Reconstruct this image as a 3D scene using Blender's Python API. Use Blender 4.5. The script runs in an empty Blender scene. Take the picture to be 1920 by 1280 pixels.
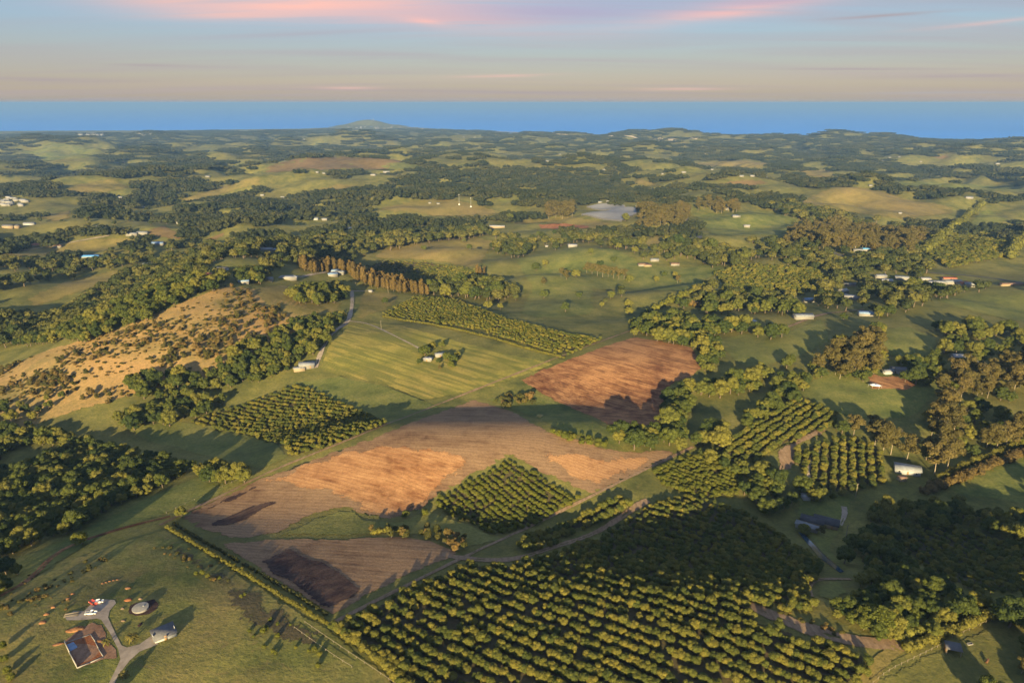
import bpy, bmesh, math, random
import numpy as np
from mathutils import Vector, Matrix
from mathutils.geometry import delaunay_2d_cdt

sc = bpy.context.scene
R = math.radians
# ------------------------------------------------------------------ camera
PITCH = R(19.25); FPX = 1280.0; CAMZ = 350.0
cam = bpy.data.cameras.new('camera'); camo = bpy.data.objects.new('camera', cam)
sc.collection.objects.link(camo); sc.camera = camo
camo.location = (0, 0, CAMZ); camo.rotation_euler = (R(90) - PITCH, 0, 0)
cam.sensor_width = 36; cam.lens = 24; cam.clip_start = 1; cam.clip_end = 500000
# ------------------------------------------------------------------ light
SUN_EL = 13.5; SUN_AZ = 7.0           # light travels towards this azimuth (right of +Y)
sun = bpy.data.lights.new('sun', 'SUN'); suno = bpy.data.objects.new('sun', sun)
sc.collection.objects.link(suno)
sun.energy = 5.0; sun.angle = R(0.6); sun.color = (1.0, 0.775, 0.39)
d = Vector((math.sin(R(SUN_AZ)) * math.cos(R(SUN_EL)), math.cos(R(SUN_AZ)) * math.cos(R(SUN_EL)), -math.sin(R(SUN_EL))))
suno.rotation_euler = d.to_track_quat('-Z', 'Y').to_euler(); suno.location = (-60, -400, 500)

world = bpy.data.worlds.new('World'); sc.world = world; world.use_nodes = True
wn = world.node_tree; wn.nodes.clear()
def N(nt, typ, **kw):
    n = nt.nodes.new(typ)
    for k, v in kw.items():
        if k.startswith('i_'):
            n.inputs[k[2:].replace('_', ' ')].default_value = v
        else:
            setattr(n, k, v)
    return n
def L(nt, a, b): nt.links.new(a, b)
def M(nt, op, a, b=None, c=None, clamp=False):
    n = nt.nodes.new('ShaderNodeMath'); n.operation = op; n.use_clamp = clamp
    for i, v in enumerate((a, b, c)):
        if v is None: continue
        if isinstance(v, (int, float)): n.inputs[i].default_value = v
        else: nt.links.new(v, n.inputs[i])
    return n.outputs[0]
def MIX(nt, f, a, b, blend='MIX'):
    n = nt.nodes.new('ShaderNodeMix'); n.data_type = 'RGBA'; n.blend_type = blend
    for s, v in ((n.inputs[0], f), (n.inputs[6], a), (n.inputs[7], b)):
        if isinstance(v, (int, float)): s.default_value = v
        elif isinstance(v, tuple): s.default_value = (v + (1,))[:4]
        else: nt.links.new(v, s)
    return n.outputs[2]
def RAMP(nt, f, stops, interp='LINEAR'):
    n = nt.nodes.new('ShaderNodeValToRGB'); n.color_ramp.interpolation = interp
    e = n.color_ramp.elements
    while len(e) < len(stops): e.new(0.5)
    for q, (p, c) in zip(e, stops):
        q.position = p; q.color = c if len(c) == 4 else tuple(c) + (1,)
    nt.links.new(f, n.inputs[0]); return n.outputs[0]

SKY_STRENGTH = 0.06
def build_world():
    nt = wn
    out = N(nt, 'ShaderNodeOutputWorld'); bg = N(nt, 'ShaderNodeBackground')
    sky = N(nt, 'ShaderNodeTexSky', sky_type='NISHITA', sun_disc=False)
    sky.sun_elevation = R(SUN_EL); sky.sun_rotation = R(180 + SUN_AZ)
    sky.altitude = 350; sky.air_density = 1.0; sky.dust_density = 1.2; sky.ozone_density = 1.5
    tc = N(nt, 'ShaderNodeTexCoord'); sep = N(nt, 'ShaderNodeSeparateXYZ')
    L(nt, tc.outputs['Generated'], sep.inputs[0])
    x, y, z = sep.outputs
    el = M(nt, 'MULTIPLY', M(nt, 'ARCSINE', z), 180 / math.pi)      # degrees
    az = M(nt, 'MULTIPLY', M(nt, 'ARCTAN2', x, y), 180 / math.pi)
    # soft warm band low over the sea, grey-blue above (dusk side of the sky)
    e = M(nt, 'DIVIDE', M(nt, 'MAXIMUM', el, 0.0), 30.0, clamp=True)
    grad = RAMP(nt, e, [(0.0, (0.56, 0.42, 0.30)), (0.05, (0.54, 0.44, 0.34)), (0.11, (0.46, 0.47, 0.45)),
                        (0.18, (0.37, 0.51, 0.62)), (0.30, (0.33, 0.47, 0.66)), (1.0, (0.36, 0.48, 0.68))])
    ngain = MIX(nt, 1.0, sky.outputs[0], (0.0115, 0.0115, 0.0115), 'MULTIPLY')
    col = MIX(nt, 1.0, ngain, MIX(nt, 1.0, grad, (0.218, 0.22, 0.24), 'MULTIPLY'), 'ADD')
    # streaky layer clouds
    inv = M(nt, 'DIVIDE', 1.0, M(nt, 'ADD', M(nt, 'MAXIMUM', z, 0.0), 0.05))
    cv = N(nt, 'ShaderNodeCombineXYZ')
    L(nt, M(nt, 'MULTIPLY', x, inv), cv.inputs[0]); L(nt, M(nt, 'MULTIPLY', y, inv), cv.inputs[1])
    mp = N(nt, 'ShaderNodeMapping'); mp.inputs['Scale'].default_value = (0.10, 0.42, 1); mp.inputs['Location'].default_value = (2.3, 7.1, 0)
    mp.inputs['Rotation'].default_value = (0, 0, R(-4)); L(nt, cv.outputs[0], mp.inputs[0])
    nz = N(nt, 'ShaderNodeTexNoise', i_Scale=1.6, i_Detail=7.0, i_Roughness=0.55, i_Distortion=0.6); L(nt, mp.outputs[0], nz.inputs['Vector'])
    nz2 = N(nt, 'ShaderNodeTexNoise', i_Scale=0.7, i_Detail=4.0, i_Roughness=0.5); L(nt, mp.outputs[0], nz2.inputs['Vector'])
    nz3 = N(nt, 'ShaderNodeTexNoise', i_Scale=4.5, i_Detail=8.0, i_Roughness=0.62, i_Distortion=1.0); L(nt, mp.outputs[0], nz3.inputs['Vector'])
    thin = RAMP(nt, nz.outputs[0], [(0.48, (0, 0, 0)), (0.72, (1, 1, 1))])
    thin = RAMP(nt, nz.outputs[0], [(0.45, (0, 0, 0)), (0.66, (1, 1, 1))])
    col = MIX(nt, M(nt, 'MULTIPLY', thin, 0.38), col, (0.155, 0.128, 0.145))
    col = MIX(nt, M(nt, 'MULTIPLY', RAMP(nt, nz2.outputs[0], [(0.50, (0, 0, 0)), (0.72, (1, 1, 1))]), 0.16), col, (0.24, 0.18, 0.16))
    # placed streaks: (px_u, px_v, half length deg, half thickness deg, slope, kind)
    STREAKS = [(640, 2, 11.0, 1.2, 0.0, 'p'), (560, 20, 7.0, 0.6, 0.06, 'p'), (850, 35, 8.5, 0.85, -0.05, 'p2'), (330, 22, 5.0, 0.5, 0.03, 'p2'), (800, 42, 1.6, 0.25, -0.1, 'p'),
               (1060, 22, 12.0, 0.9, 0.02, 'l'), (1390, 24, 6.2, 0.55, 0.105, 'p'), (1480, 8, 7.0, 0.5, 0.09, 'l'),
               (1650, 47, 3.4, 0.10, 0.02, 'g'), (1880, 66, 3.5, 0.12, 0.05, 'p2'), (1880, 18, 3.0, 0.15, 0.03, 'p2'), (1600, 136, 6.5, 0.08, -0.02, 'g'), (1820, 150, 5.0, 0.10, 0.0, 'g'),
               (940, 143, 3.4, 0.10, 0.02, 'p2'), (650, 166, 2.2, 0.11, 0.0, 'p2'), (290, 130, 3.0, 0.08, 0.0, 'g'), (60, 157, 6.5, 0.14, -0.005, 'g'), (560, 70, 9.0, 0.25, 0.06, 'g2'),
               (440, 40, 4.5, 0.30, 0.03, 'p2'), (900, 172, 16.0, 0.09, -0.01, 'g'), (640, 190, 22.0, 0.07, 0.0, 'g'), (1750, 177, 6.0, 0.09, 0.0, 'g2'), (1280, 168, 3.0, 0.10, 0.0, 'p2')]
    wob = M(nt, 'MULTIPLY', M(nt, 'SUBTRACT', nz.outputs[0], 0.5), 2.2)
    KS = 0.68
    KC = {'p': ((0.56, 0.295, 0.235), 0.85), 'p2': ((0.46, 0.275, 0.24), 0.65), 'l': ((0.225, 0.205, 0.29), 0.7), 'g': ((0.215, 0.18, 0.19), 0.8), 'g2': ((0.225, 0.215, 0.245), 0.6)}
    for (u, v, hl, ht, sl, k) in STREAKS:
        a0 = math.degrees(math.atan((u - 960) / FPX / (math.cos(PITCH) + (640 - v) / FPX * math.sin(PITCH))))
        e0 = math.degrees(math.atan((640 - v) / FPX)) - math.degrees(PITCH)
        da = M(nt, 'SUBTRACT', az, a0)
        de = M(nt, 'SUBTRACT', M(nt, 'SUBTRACT', el, e0), M(nt, 'MULTIPLY', da, sl))
        de = M(nt, 'ADD', de, M(nt, 'MULTIPLY', wob, ht * 0.9))
        q = M(nt, 'ADD', M(nt, 'POWER', M(nt, 'ABSOLUTE', M(nt, 'DIVIDE', da, hl)), 2.0), M(nt, 'POWER', M(nt, 'ABSOLUTE', M(nt, 'DIVIDE', de, ht)), 2.0))
        m = M(nt, 'POWER', 2.718, M(nt, 'MULTIPLY', M(nt, 'POWER', q, 0.8), -1.15))
        m = M(nt, 'MULTIPLY', m, M(nt, 'MULTIPLY', RAMP(nt, nz3.outputs[0], [(0.28, (0.25, 0.25, 0.25)), (0.54, (1, 1, 1))]), 1.0))
        c, s = KC[k]; c = tuple(q * KS for q in c)
        col = MIX(nt, M(nt, 'MULTIPLY', m, s, clamp=True), col, c)
    L(nt, col, bg.inputs['Color']); bg.inputs['Strength'].default_value = 1.0
    L(nt, bg.outputs[0], out.inputs[0])
build_world()
sc.view_settings.view_transform = 'Standard'; sc.view_settings.look = 'None'
sc.view_settings.gamma = 1; sc.view_settings.use_curve_mapping = False
sc.view_settings.exposure = 1.58
sc.cycles.use_denoising = True
try:
    sc.cycles.denoising_input_passes = 'RGB_ALBEDO_NORMAL'; sc.cycles.denoising_prefilter = 'ACCURATE'
except Exception: pass
sc.cycles.max_bounces = 3; sc.cycles.diffuse_bounces = 2; sc.cycles.glossy_bounces = 1
sc.cycles.transmission_bounces = 2; sc.cycles.volume_bounces = 0; sc.cycles.transparent_max_bounces = 4
sc.cycles.use_adaptive_sampling = True; sc.cycles.adaptive_threshold = 0.02

# ------------------------------------------------------------------ terrain height
def vnoise(x, y, seed):
    xi = np.floor(x).astype(np.int64); yi = np.floor(y).astype(np.int64)
    fx = x - xi; fy = y - yi
    fx = fx * fx * fx * (fx * (fx * 6 - 15) + 10); fy = fy * fy * fy * (fy * (fy * 6 - 15) + 10)
    def h(a, b):
        n = (a * 374761393 + b * 668265263 + seed * 144665537) & 0x7fffffff
        n = ((n ^ (n >> 13)) * 1274126177) & 0x7fffffff
        n = n ^ (n >> 16)
        return (n & 0xffff) / 65535.0
    a = h(xi, yi); b = h(xi + 1, yi); c = h(xi, yi + 1); e = h(xi + 1, yi + 1)
    return (a + (b - a) * fx) * (1 - fy) + (c + (e - c) * fx) * fy
def fbm(x, y, seed, octs=4):
    s = 0; a = 0.5; t = 0
    for i in range(octs):
        s = s + a * vnoise(x * 2 ** i + 17.3 * i, y * 2 ** i - 9.1 * i, seed + i); t += a; a *= 0.5
    return s / t

PY = np.array([-4000, -600, 0, 150, 220, 300, 450, 650, 900, 1200, 1700, 2400, 3500, 5000, 6500, 8500, 12000, 70000.])
PZ = np.array([150, 155, 162, 161, 158, 152, 149, 139, 120, 108, 97, 84, 60, 36, 20, 9, 6, 6.])
def base_z(x, y): return np.interp(y, PY, PZ)
F = np.array([0, math.cos(PITCH), -math.sin(PITCH)]); U = np.array([0, math.sin(PITCH), math.cos(PITCH)])
def pdir(u, v):
    a = (u - 960) / FPX; b = (640 - v) / FPX
    return np.stack([a, F[1] + b * U[1] + 0 * a, F[2] + b * U[2] + 0 * a], -1)
TS = np.geomspace(60, 16000, 900)
def unproj(u, v, hf, off=0.0):
    u = np.atleast_1d(np.asarray(u, float)); v = np.atleast_1d(np.asarray(v, float))
    dr = pdir(u, v)
    px = dr[:, 0:1] * TS; py = dr[:, 1:2] * TS; pz = CAMZ + dr[:, 2:3] * TS
    below = pz < hf(px, py) + off
    idx = np.where(below.any(1), below.argmax(1), len(TS) - 1); idx = np.maximum(idx, 1)
    lo = TS[idx - 1].copy(); hi = TS[idx].copy()
    for _ in range(14):
        m = (lo + hi) / 2
        b = CAMZ + dr[:, 2] * m < hf(dr[:, 0] * m, dr[:, 1] * m) + off
        hi = np.where(b, m, hi); lo = np.where(b, lo, m)
    return np.stack([dr[:, 0] * hi, dr[:, 1] * hi, CAMZ + dr[:, 2] * hi], -1)
def project(x, y, z):
    rz = z - CAMZ
    f = y * F[1] + rz * F[2]; up = y * U[1] + rz * U[2]
    f = np.maximum(f, 1e-3)
    return 960 + FPX * x / f, 640 - FPX * up / f

# coast line, traced on the sea level plane
CO = [(-1500, 262), (-600, 250), (0, 246), (300, 245), (560, 242), (640, 238.5), (745, 237.5), (800, 241), (860, 244), (1000, 250), (1200, 258.5), (1350, 263), (1920, 276), (2600, 300), (4000, 345)]
cu = np.array([c[0] for c in CO], float); cvv = np.array([c[1] for c in CO], float)
cp = pdir(cu, cvv); ct = -CAMZ / cp[:, 2]
cx = cp[:, 0] * ct; cy = cp[:, 1] * ct
caz = np.arctan2(cx, cy); crr = np.hypot(cx, cy)

HILLS = []
def hill(u, v, h, sa, sb, rot=0):
    p = unproj(u, v, base_z)[0]
    HILLS.append((p[0], p[1], h, sa, sb, R(rot)))
def hillw(x, y, h, sa, sb, rot=0): HILLS.append((x, y, h, sa, sb, R(rot)))
# near relief
hillw(-335, 730, 44, 85, 200, 4)        # scrub ridge on the left
hillw(-300, 900, 10, 120, 80)
hillw(-475, 640, -22, 70, 260, 8)       # gully behind the ridge
hillw(-300, 425, -26, 95, 90)           # forest gully
hillw(-190, 470, -10, 60, 70)
hillw(-172, 196, 9, 60, 52)             # knoll of the building site
hillw(-45, 380, 11, 85, 32, 6)          # hump of the stubble field
hillw(20, 448, -6, 90, 26, 8); hillw(75, 470, -6, 45, 40)              # little gully with the pond
hillw(95, 540, 7, 60, 55)
hillw(-85, 600, 7, 110, 70)             # mown field
hillw(-20, 305, -5, 50, 18, -6)         # swale
hillw(175, 318, -11, 75, 46, -12)       # shaded orchard hollow
hillw(250, 320, -3, 90, 80); hillw(85, 272, -4.5, 85, 27, -8)
hillw(130, 215, 9, 85, 38, -8)          # orchard shoulder towards the camera
hillw(300, 400, -6, 70, 60); hillw(330, 620, 10, 130, 90); hillw(180, 800, -8, 120, 90); hillw(260, 240, 4, 60, 40)
hillw(20, 840, 8, 120, 60); hillw(-60, 990, -10, 160, 70); hillw(160, 1100, 12, 160, 90); hillw(520, 900, 8, 160, 120)
# far relief
for a in [(100, 285, 55, 380, 260), (235, 262, 60, 500, 260), (190, 350, 34, 190, 150), (60, 330, -20, 300, 200), (420, 345, 30, 250, 200),
          (270, 300, 30, 300, 200), (640, 305, 34, 500, 220), (690, 270, 40, 500, 350), (560, 255, 40, 600, 300), (880, 325, 62, 420, 260),
          (650, 355, 34, 200, 160), (800, 385, 26, 190, 120), (660, 395, -14, 180, 120), (1060, 285, 40, 500, 300), (1215, 345, 34, 130, 110), (1420, 345, 26, 200, 140),
          (1640, 372, 34, 300, 190), (1180, 300, -20, 400, 300), (1700, 330, -16, 600, 300), (300, 440, 16, 160, 90), (160, 455, 10, 200, 80), (190, 515, 16, 110, 70),
          (1450, 470, 14, 150, 90), (1330, 420, 8, 180, 90), (560, 450, 16, 170, 90), (960, 300, 10, 200, 200)]:
    hill(*a)
for a in [(1480, 260, 98, 1300, 420), (1780, 268, 92, 1100, 420), (1200, 266, 40, 900, 360), (2300, 290, 100, 1200, 500), (690, 235, 88, 240, 170), (655, 237, 34, 190, 130), (735, 236.5, 34, 170, 130)]:
    hill(*a)
HA = np.array(HILLS)
rs = np.random.RandomState(5)
SN = [(rs.uniform(0, 6.283), rs.uniform(420, 1500), rs.uniform(0, 6.283)) for _ in range(18)]
SN2 = [(rs.uniform(0, 6.283), rs.uniform(130, 360), rs.uniform(0, 6.283)) for _ in range(18)]
def height(x, y):
    x = np.asarray(x, float); y = np.asarray(y, float)
    z = np.interp(y, PY, PZ)
    for hx, hy, h, sa, sb, ro in HILLS:
        dx = x - hx; dy = y - hy
        if ro:
            c, s = math.cos(ro), math.sin(ro); dx, dy = dx * c + dy * s, -dx * s + dy * c
        z = z + h * np.exp(-0.5 * ((dx / sa) ** 2 + (dy / sb) ** 2))
    r = np.hypot(x, y)
    amp = np.clip((r - 650) / 2600, 0, 1) * np.clip((11000 - r) / 4000, 0.0, 1)
    s = 0
    for a, w, ph in SN:
        s = s + np.sin((x * math.cos(a) + y * math.sin(a)) * 6.283 / w + ph)
    z = z + amp * s * 6.2
    s = 0
    for a, w, ph in SN2:
        s = s + np.sin((x * math.cos(a) + y * math.sin(a)) * 6.283 / w + ph + 0.6 * np.sin(x / 210.0 + ph))
    z = z + s * np.interp(r, [560, 900, 3000, 6000, 9000], [0, 1.25, 2.3, 2.6, 0])
    z = z + 1.0 * np.sin(x / 23.0 + 1.3 * np.sin(y / 41.0)) * np.sin(y / 29.0 + 0.7) * np.clip((r - 120) / 200, 0, 1)
    # the coast
    az = np.arctan2(x, y)
    rc = np.interp(az, caz, crr, left=60000, right=60000)
    t = (rc - r)
    k = np.clip(t / 900.0, -1, 1)
    z = np.where(t < 900, np.where(t > 0, 1.5 + (z - 1.5) * np.clip(k, 0, 1) ** 0.6, np.maximum(-8, t * 0.05)), z)
    return z
# headland keeps its height right at the shore
_h0 = height
def height(x, y):
    z = _h0(x, y)
    for (hx, hy, h, sa, sb, ro) in HILLS[-3:]:
        dx = np.asarray(x) - hx; dy = np.asarray(y) - hy
        z = np.maximum(z, h * np.exp(-0.5 * ((dx / sa) ** 2 + (dy / sb) ** 2)) * 1.15 - 9)
    return z
def P(u, v, off=0.0): return unproj(u, v, height, off)
def hz(x, y): return float(height(np.array([x]), np.array([y]))[0])

# ------------------------------------------------------------------ materials
MATS = {}
def mat(name):
    m = bpy.data.materials.new(name); m.use_nodes = True
    nt = m.node_tree; b = nt.nodes['Principled BSDF']
    b.inputs['Roughness'].default_value = 0.9; b.inputs['Specular IOR Level'].default_value = 0.15
    MATS[name] = m
    return m, nt, b
def noise(nt, vec, scale, detail=4.0, rough=0.55, dist=0.0):
    n = N(nt, 'ShaderNodeTexNoise', i_Scale=scale, i_Detail=detail, i_Roughness=rough, i_Distortion=dist)
    if vec is not None: L(nt, vec, n.inputs['Vector'])
    return n.outputs[0]
def objvec(nt): return N(nt, 'ShaderNodeTexCoord').outputs['Object']
def mapped(nt, vec, scale=(1, 1, 1), rot=0.0, loc=(0, 0, 0)):
    a = N(nt, 'ShaderNodeMapping'); a.inputs['Rotation'].default_value = (0, 0, rot); L(nt, vec, a.inputs[0])
    m = N(nt, 'ShaderNodeMapping'); m.inputs['Scale'].default_value = scale; m.inputs['Location'].default_value = loc
    L(nt, a.outputs[0], m.inputs[0]); return m.outputs[0]
def rowrot(p, q):
    a, b = P([p[0], q[0]], [p[1], q[1]]); return math.pi / 2 - math.atan2(b[1] - a[1], b[0] - a[0])
def bump(nt, b, h, strength=0.5, dist=0.3):
    n = N(nt, 'ShaderNodeBump', i_Strength=strength, i_Distance=dist); L(nt, h, n.inputs['Height']); L(nt, n.outputs[0], b.inputs['Normal'])

def ragged(nt, b, v):
    # the outer rim of a field or track breaks up into tongues and gaps
    at = N(nt, 'ShaderNodeAttribute'); at.attribute_name = 'edge'
    n = M(nt, 'ADD', M(nt, 'MULTIPLY', noise(nt, v, 0.09, 3, 0.6), 0.6), M(nt, 'MULTIPLY', noise(nt, v, 0.55, 4, 0.7), 0.4))
    n = M(nt, 'MULTIPLY', M(nt, 'SUBTRACT', n, 0.28), 2.3, clamp=True)
    L(nt, M(nt, 'GREATER_THAN', M(nt, 'ADD', n, 0.02), at.outputs['Fac']), b.inputs['Alpha'])
def grass_mat(name, dark, mid, light, dry, dryamt=0.5, stripes=None, big=0.006):
    m, nt, b = mat(name); v = objvec(nt)
    n1 = noise(nt, v, big, 6, 0.65, 0.4); n2 = noise(nt, v, 0.035, 8, 0.72); n3 = noise(nt, v, 0.6, 4, 0.7)
    c = RAMP(nt, n2, [(0.34, dark), (0.5, mid), (0.66, light)])
    f = RAMP(nt, n1, [(0.5 - 0.16 * dryamt, (0, 0, 0)), (0.72, (1, 1, 1))])
    c = MIX(nt, M(nt, 'MULTIPLY', f, dryamt), c, dry)
    c = MIX(nt, M(nt, 'MULTIPLY', RAMP(nt, n3, [(0.42, (0, 0, 0)), (0.70, (1, 1, 1))]), 0.6), c, dark)
    n4 = noise(nt, v, 0.16, 3, 0.6, 1.0); c = MIX(nt, M(nt, 'MULTIPLY', RAMP(nt, n4, [(0.60, (0, 0, 0)), (0.72, (1, 1, 1))]), 0.4), c, dry)
    if stripes:
        rot, wl, amt, scol = stripes
        w = N(nt, 'ShaderNodeTexWave', wave_type='BANDS', bands_direction='X', i_Scale=0.314 / wl * 2, i_Distortion=2.5, i_Detail=3.0)
        w.inputs['Detail Scale'].default_value = 0.6
        L(nt, mapped(nt, v, (1, 1, 1), rot), w.inputs['Vector'])
        sn = noise(nt, mapped(nt, v, (0.6 / wl, 0.008, 1), rot), 1.0, 2, 0.5)
        f = M(nt, 'MULTIPLY', RAMP(nt, sn, [(0.45, (0, 0, 0)), (0.56, (1, 1, 1))]), M(nt, 'ADD', 0.4, M(nt, 'MULTIPLY', w.outputs[0], 0.6)))
        c = MIX(nt, M(nt, 'MULTIPLY', f, amt), c, scol)
    ragged(nt, b, v)
    L(nt, c, b.inputs['Base Color'])
    bump(nt, b, M(nt, 'ADD', M(nt, 'MULTIPLY', n2, 2.0), M(nt, 'MULTIPLY', n3, 0.7)), 0.55, 0.8)
    return m
def soil_mat(name, a, bb, straw, strawamt, rot, dark=None, wl=5.0):
    m, nt, b = mat(name); v = objvec(nt)
    n1 = noise(nt, v, 0.012, 5, 0.6, 0.6); n2 = noise(nt, v, 0.12, 6, 0.65); n3 = noise(nt, v, 0.9, 4, 0.7)
    st = noise(nt, mapped(nt, v, (1.0 / wl, 0.02, 1), rot), 1.0, 5, 0.65)
    st2 = noise(nt, mapped(nt, v, (0.28, 0.012, 1), rot), 1.0, 3, 0.5)
    c = RAMP(nt, n2, [(0.3, a), (0.7, bb)])
    f = M(nt, 'ADD', M(nt, 'MULTIPLY', n1, 0.55), M(nt, 'ADD', M(nt, 'MULTIPLY', st, 0.4), M(nt, 'MULTIPLY', n2, 0.25)))
    f = RAMP(nt, f, [(0.60 - 0.25 * strawamt, (0, 0, 0)), (0.74 - 0.2 * strawamt, (1, 1, 1))])
    c = MIX(nt, M(nt, 'MULTIPLY', f, 0.92), c, straw)
    c = MIX(nt, M(nt, 'MULTIPLY', RAMP(nt, n3, [(0.45, (0, 0, 0)), (0.75, (1, 1, 1))]), 0.5), c, tuple(q * 0.5 for q in a))
    fw = N(nt, 'ShaderNodeTexWave', wave_type='BANDS', bands_direction='X', i_Scale=0.314 / 2.8, i_Distortion=6.0, i_Detail=3.0); fw.inputs['Detail Scale'].default_value = 0.4
    L(nt, mapped(nt, v, (1, 1, 1), rot), fw.inputs['Vector'])
    c = MIX(nt, M(nt, 'MULTIPLY', RAMP(nt, fw.outputs[0], [(0.5, (0, 0, 0)), (1.0, (1, 1, 1))]), 0.22), c, tuple(q * 0.62 for q in a))
    if dark:
        c = MIX(nt, M(nt, 'MULTIPLY', RAMP(nt, st2, [(0.52, (0, 0, 0)), (0.60, (1, 1, 1))]), 0.5), c, dark)
    ragged(nt, b, v)
    L(nt, c, b.inputs['Base Color'])
    bump(nt, b, M(nt, 'ADD', M(nt, 'MULTIPLY', st, 0.6), M(nt, 'MULTIPLY', n3, 0.5)), 0.6, 0.5)
    return m
def plain_mat(name, col, rough=0.8, var=0.25, scale=1.5, metal=0.0, spec=0.2):
    m, nt, b = mat(name); v = objvec(nt)
    n = noise(nt, v, scale, 5, 0.6)
    c = MIX(nt, RAMP(nt, n, [(0.3, (0, 0, 0)), (0.7, (1, 1, 1))]), tuple(q * (1 - var) for q in col), tuple(min(1, q * (1 + var)) for q in col))
    if name == 'gravel': ragged(nt, b, v)
    L(nt, c, b.inputs['Base Color']); b.inputs['Roughness'].default_value = rough; b.inputs['Metallic'].default_value = metal; b.inputs['Specular IOR Level'].default_value = spec
    return m
def roof_mat(name, col, rough=0.5, metal=0.0):
    m, nt, b = mat(name); v = objvec(nt)
    w = N(nt, 'ShaderNodeTexWave', wave_type='BANDS', bands_direction='X', i_Scale=3.0); L(nt, v, w.inputs['Vector'])
    n = noise(nt, v, 0.6, 5, 0.6)
    c = MIX(nt, RAMP(nt, n, [(0.35, (0, 0, 0)), (0.7, (1, 1, 1))]), tuple(q * 0.72 for q in col), col)
    L(nt, c, b.inputs['Base Color']); b.inputs['Roughness'].default_value = rough; b.inputs['Metallic'].default_value = metal
    bump(nt, b, w.outputs[0], 0.25, 0.05); return m
def leaf_mat(name, c0, c1, c2, trans=0.22):
    m, nt, b = mat(name)
    oi = N(nt, 'ShaderNodeObjectInfo'); ge = N(nt, 'ShaderNodeNewGeometry')
    c = RAMP(nt, oi.outputs['Random'], [(0.0, c0), (0.5, c1), (1.0, c2)])
    rp = ge.outputs['Random Per Island']
    c = MIX(nt, 1.0, c, RAMP(nt, rp, [(0.0, (0.72, 0.72, 0.68)), (0.6, (1.0, 1.0, 1.0)), (1.0, (1.3, 1.25, 1.1))]), 'MULTIPLY')
    L(nt, c, b.inputs['Base Color']); b.inputs['Roughness'].default_value = 0.75; b.inputs['Specular IOR Level'].default_value = 0.12
    tr = N(nt, 'ShaderNodeBsdfTranslucent'); L(nt, MIX(nt, 1.0, c, (1.5, 1.5, 0.8), 'MULTIPLY'), tr.inputs[0])
    mx = N(nt, 'ShaderNodeMixShader'); mx.inputs[0].default_value = trans
    out = nt.nodes['Material Output']
    L(nt, b.outputs[0], mx.inputs[1]); L(nt, tr.outputs[0], mx.inputs[2]); L(nt, mx.outputs[0], out.inputs[0])
    return m

G_D, G_M, G_L = (0.056, 0.07, 0.02), (0.145, 0.142, 0.037), (0.24, 0.21, 0.058)
grass_mat('pasture', G_D, G_M, G_L, (0.17, 0.135, 0.045), 0.55)
grass_mat('pasture_lush', (0.056, 0.078, 0.021), (0.135, 0.15, 0.037), (0.215, 0.205, 0.055), (0.25, 0.20, 0.065), 0.4)
grass_mat('pasture_knoll', (0.065, 0.082, 0.022), (0.17, 0.17, 0.042), (0.28, 0.245, 0.065), (0.23, 0.15, 0.07), 0.72, big=0.024)
grass_mat('pasture_gold', (0.085, 0.082, 0.022), (0.185, 0.155, 0.044), (0.26, 0.205, 0.06), (0.30, 0.205, 0.082), 0.6)
grass_mat('pasture_brown', (0.09, 0.065, 0.025), (0.16, 0.11, 0.045), (0.21, 0.15, 0.06), (0.26, 0.16, 0.085), 0.6)
grass_mat('meadow_mown', (0.14, 0.14, 0.03), (0.255, 0.225, 0.046), (0.35, 0.28, 0.065), (0.40, 0.27, 0.09), 0.7, stripes=(rowrot((640, 640), (840, 705)), 3.0, 0.95, (0.095, 0.11, 0.026)), big=0.011)
grass_mat('scrub_grass', (0.11, 0.10, 0.036), (0.24, 0.18, 0.065), (0.40, 0.26, 0.10), (0.50, 0.28, 0.115), 0.75, big=0.014)
grass_mat('understorey', (0.02, 0.03, 0.010), (0.04, 0.05, 0.016), (0.06, 0.065, 0.02), (0.08, 0.065, 0.03), 0.4)
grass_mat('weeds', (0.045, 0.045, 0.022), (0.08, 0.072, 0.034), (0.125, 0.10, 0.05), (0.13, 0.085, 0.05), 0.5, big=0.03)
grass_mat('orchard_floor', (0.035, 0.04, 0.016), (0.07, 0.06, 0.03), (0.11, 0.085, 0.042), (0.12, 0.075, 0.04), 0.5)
soil_mat('soil_rust', (0.09, 0.034, 0.017), (0.17, 0.066, 0.03), (0.40, 0.21, 0.095), 0.50, rowrot((1050, 712), (1240, 770)), (0.07, 0.028, 0.016), 5.0)
soil_mat('stubble', (0.17, 0.075, 0.032), (0.31, 0.135, 0.055), (0.48, 0.265, 0.12), 0.52, rowrot((780, 800), (1000, 850)), None, 3.5)  # orange twin of stubble_grey, low sunlight put into the colour
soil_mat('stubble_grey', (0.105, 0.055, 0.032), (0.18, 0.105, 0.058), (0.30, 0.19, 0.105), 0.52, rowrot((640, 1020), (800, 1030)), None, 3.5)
soil_mat('soil_purple', (0.032, 0.018, 0.018), (0.052, 0.029, 0.028), (0.13, 0.08, 0.055), 0.22, rowrot((345, 968), (480, 910)), None, 4.0)
soil_mat('soil_orange', (0.17, 0.052, 0.02), (0.26, 0.085, 0.032), (0.32, 0.15, 0.07), 0.4, R(30), None, 3.0)
soil_mat('earth_red', (0.15, 0.075, 0.045), (0.23, 0.12, 0.07), (0.30, 0.18, 0.115), 0.5, 0, None, 3.0)
soil_mat('dirt', (0.15, 0.095, 0.055), (0.22, 0.14, 0.085), (0.29, 0.20, 0.125), 0.6, 0, None, 3.0)
plain_mat('gravel', (0.31, 0.255, 0.20), 0.9, 0.25, 0.4)
plain_mat('asphalt', (0.075, 0.075, 0.08), 0.85, 0.2, 0.3)
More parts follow.
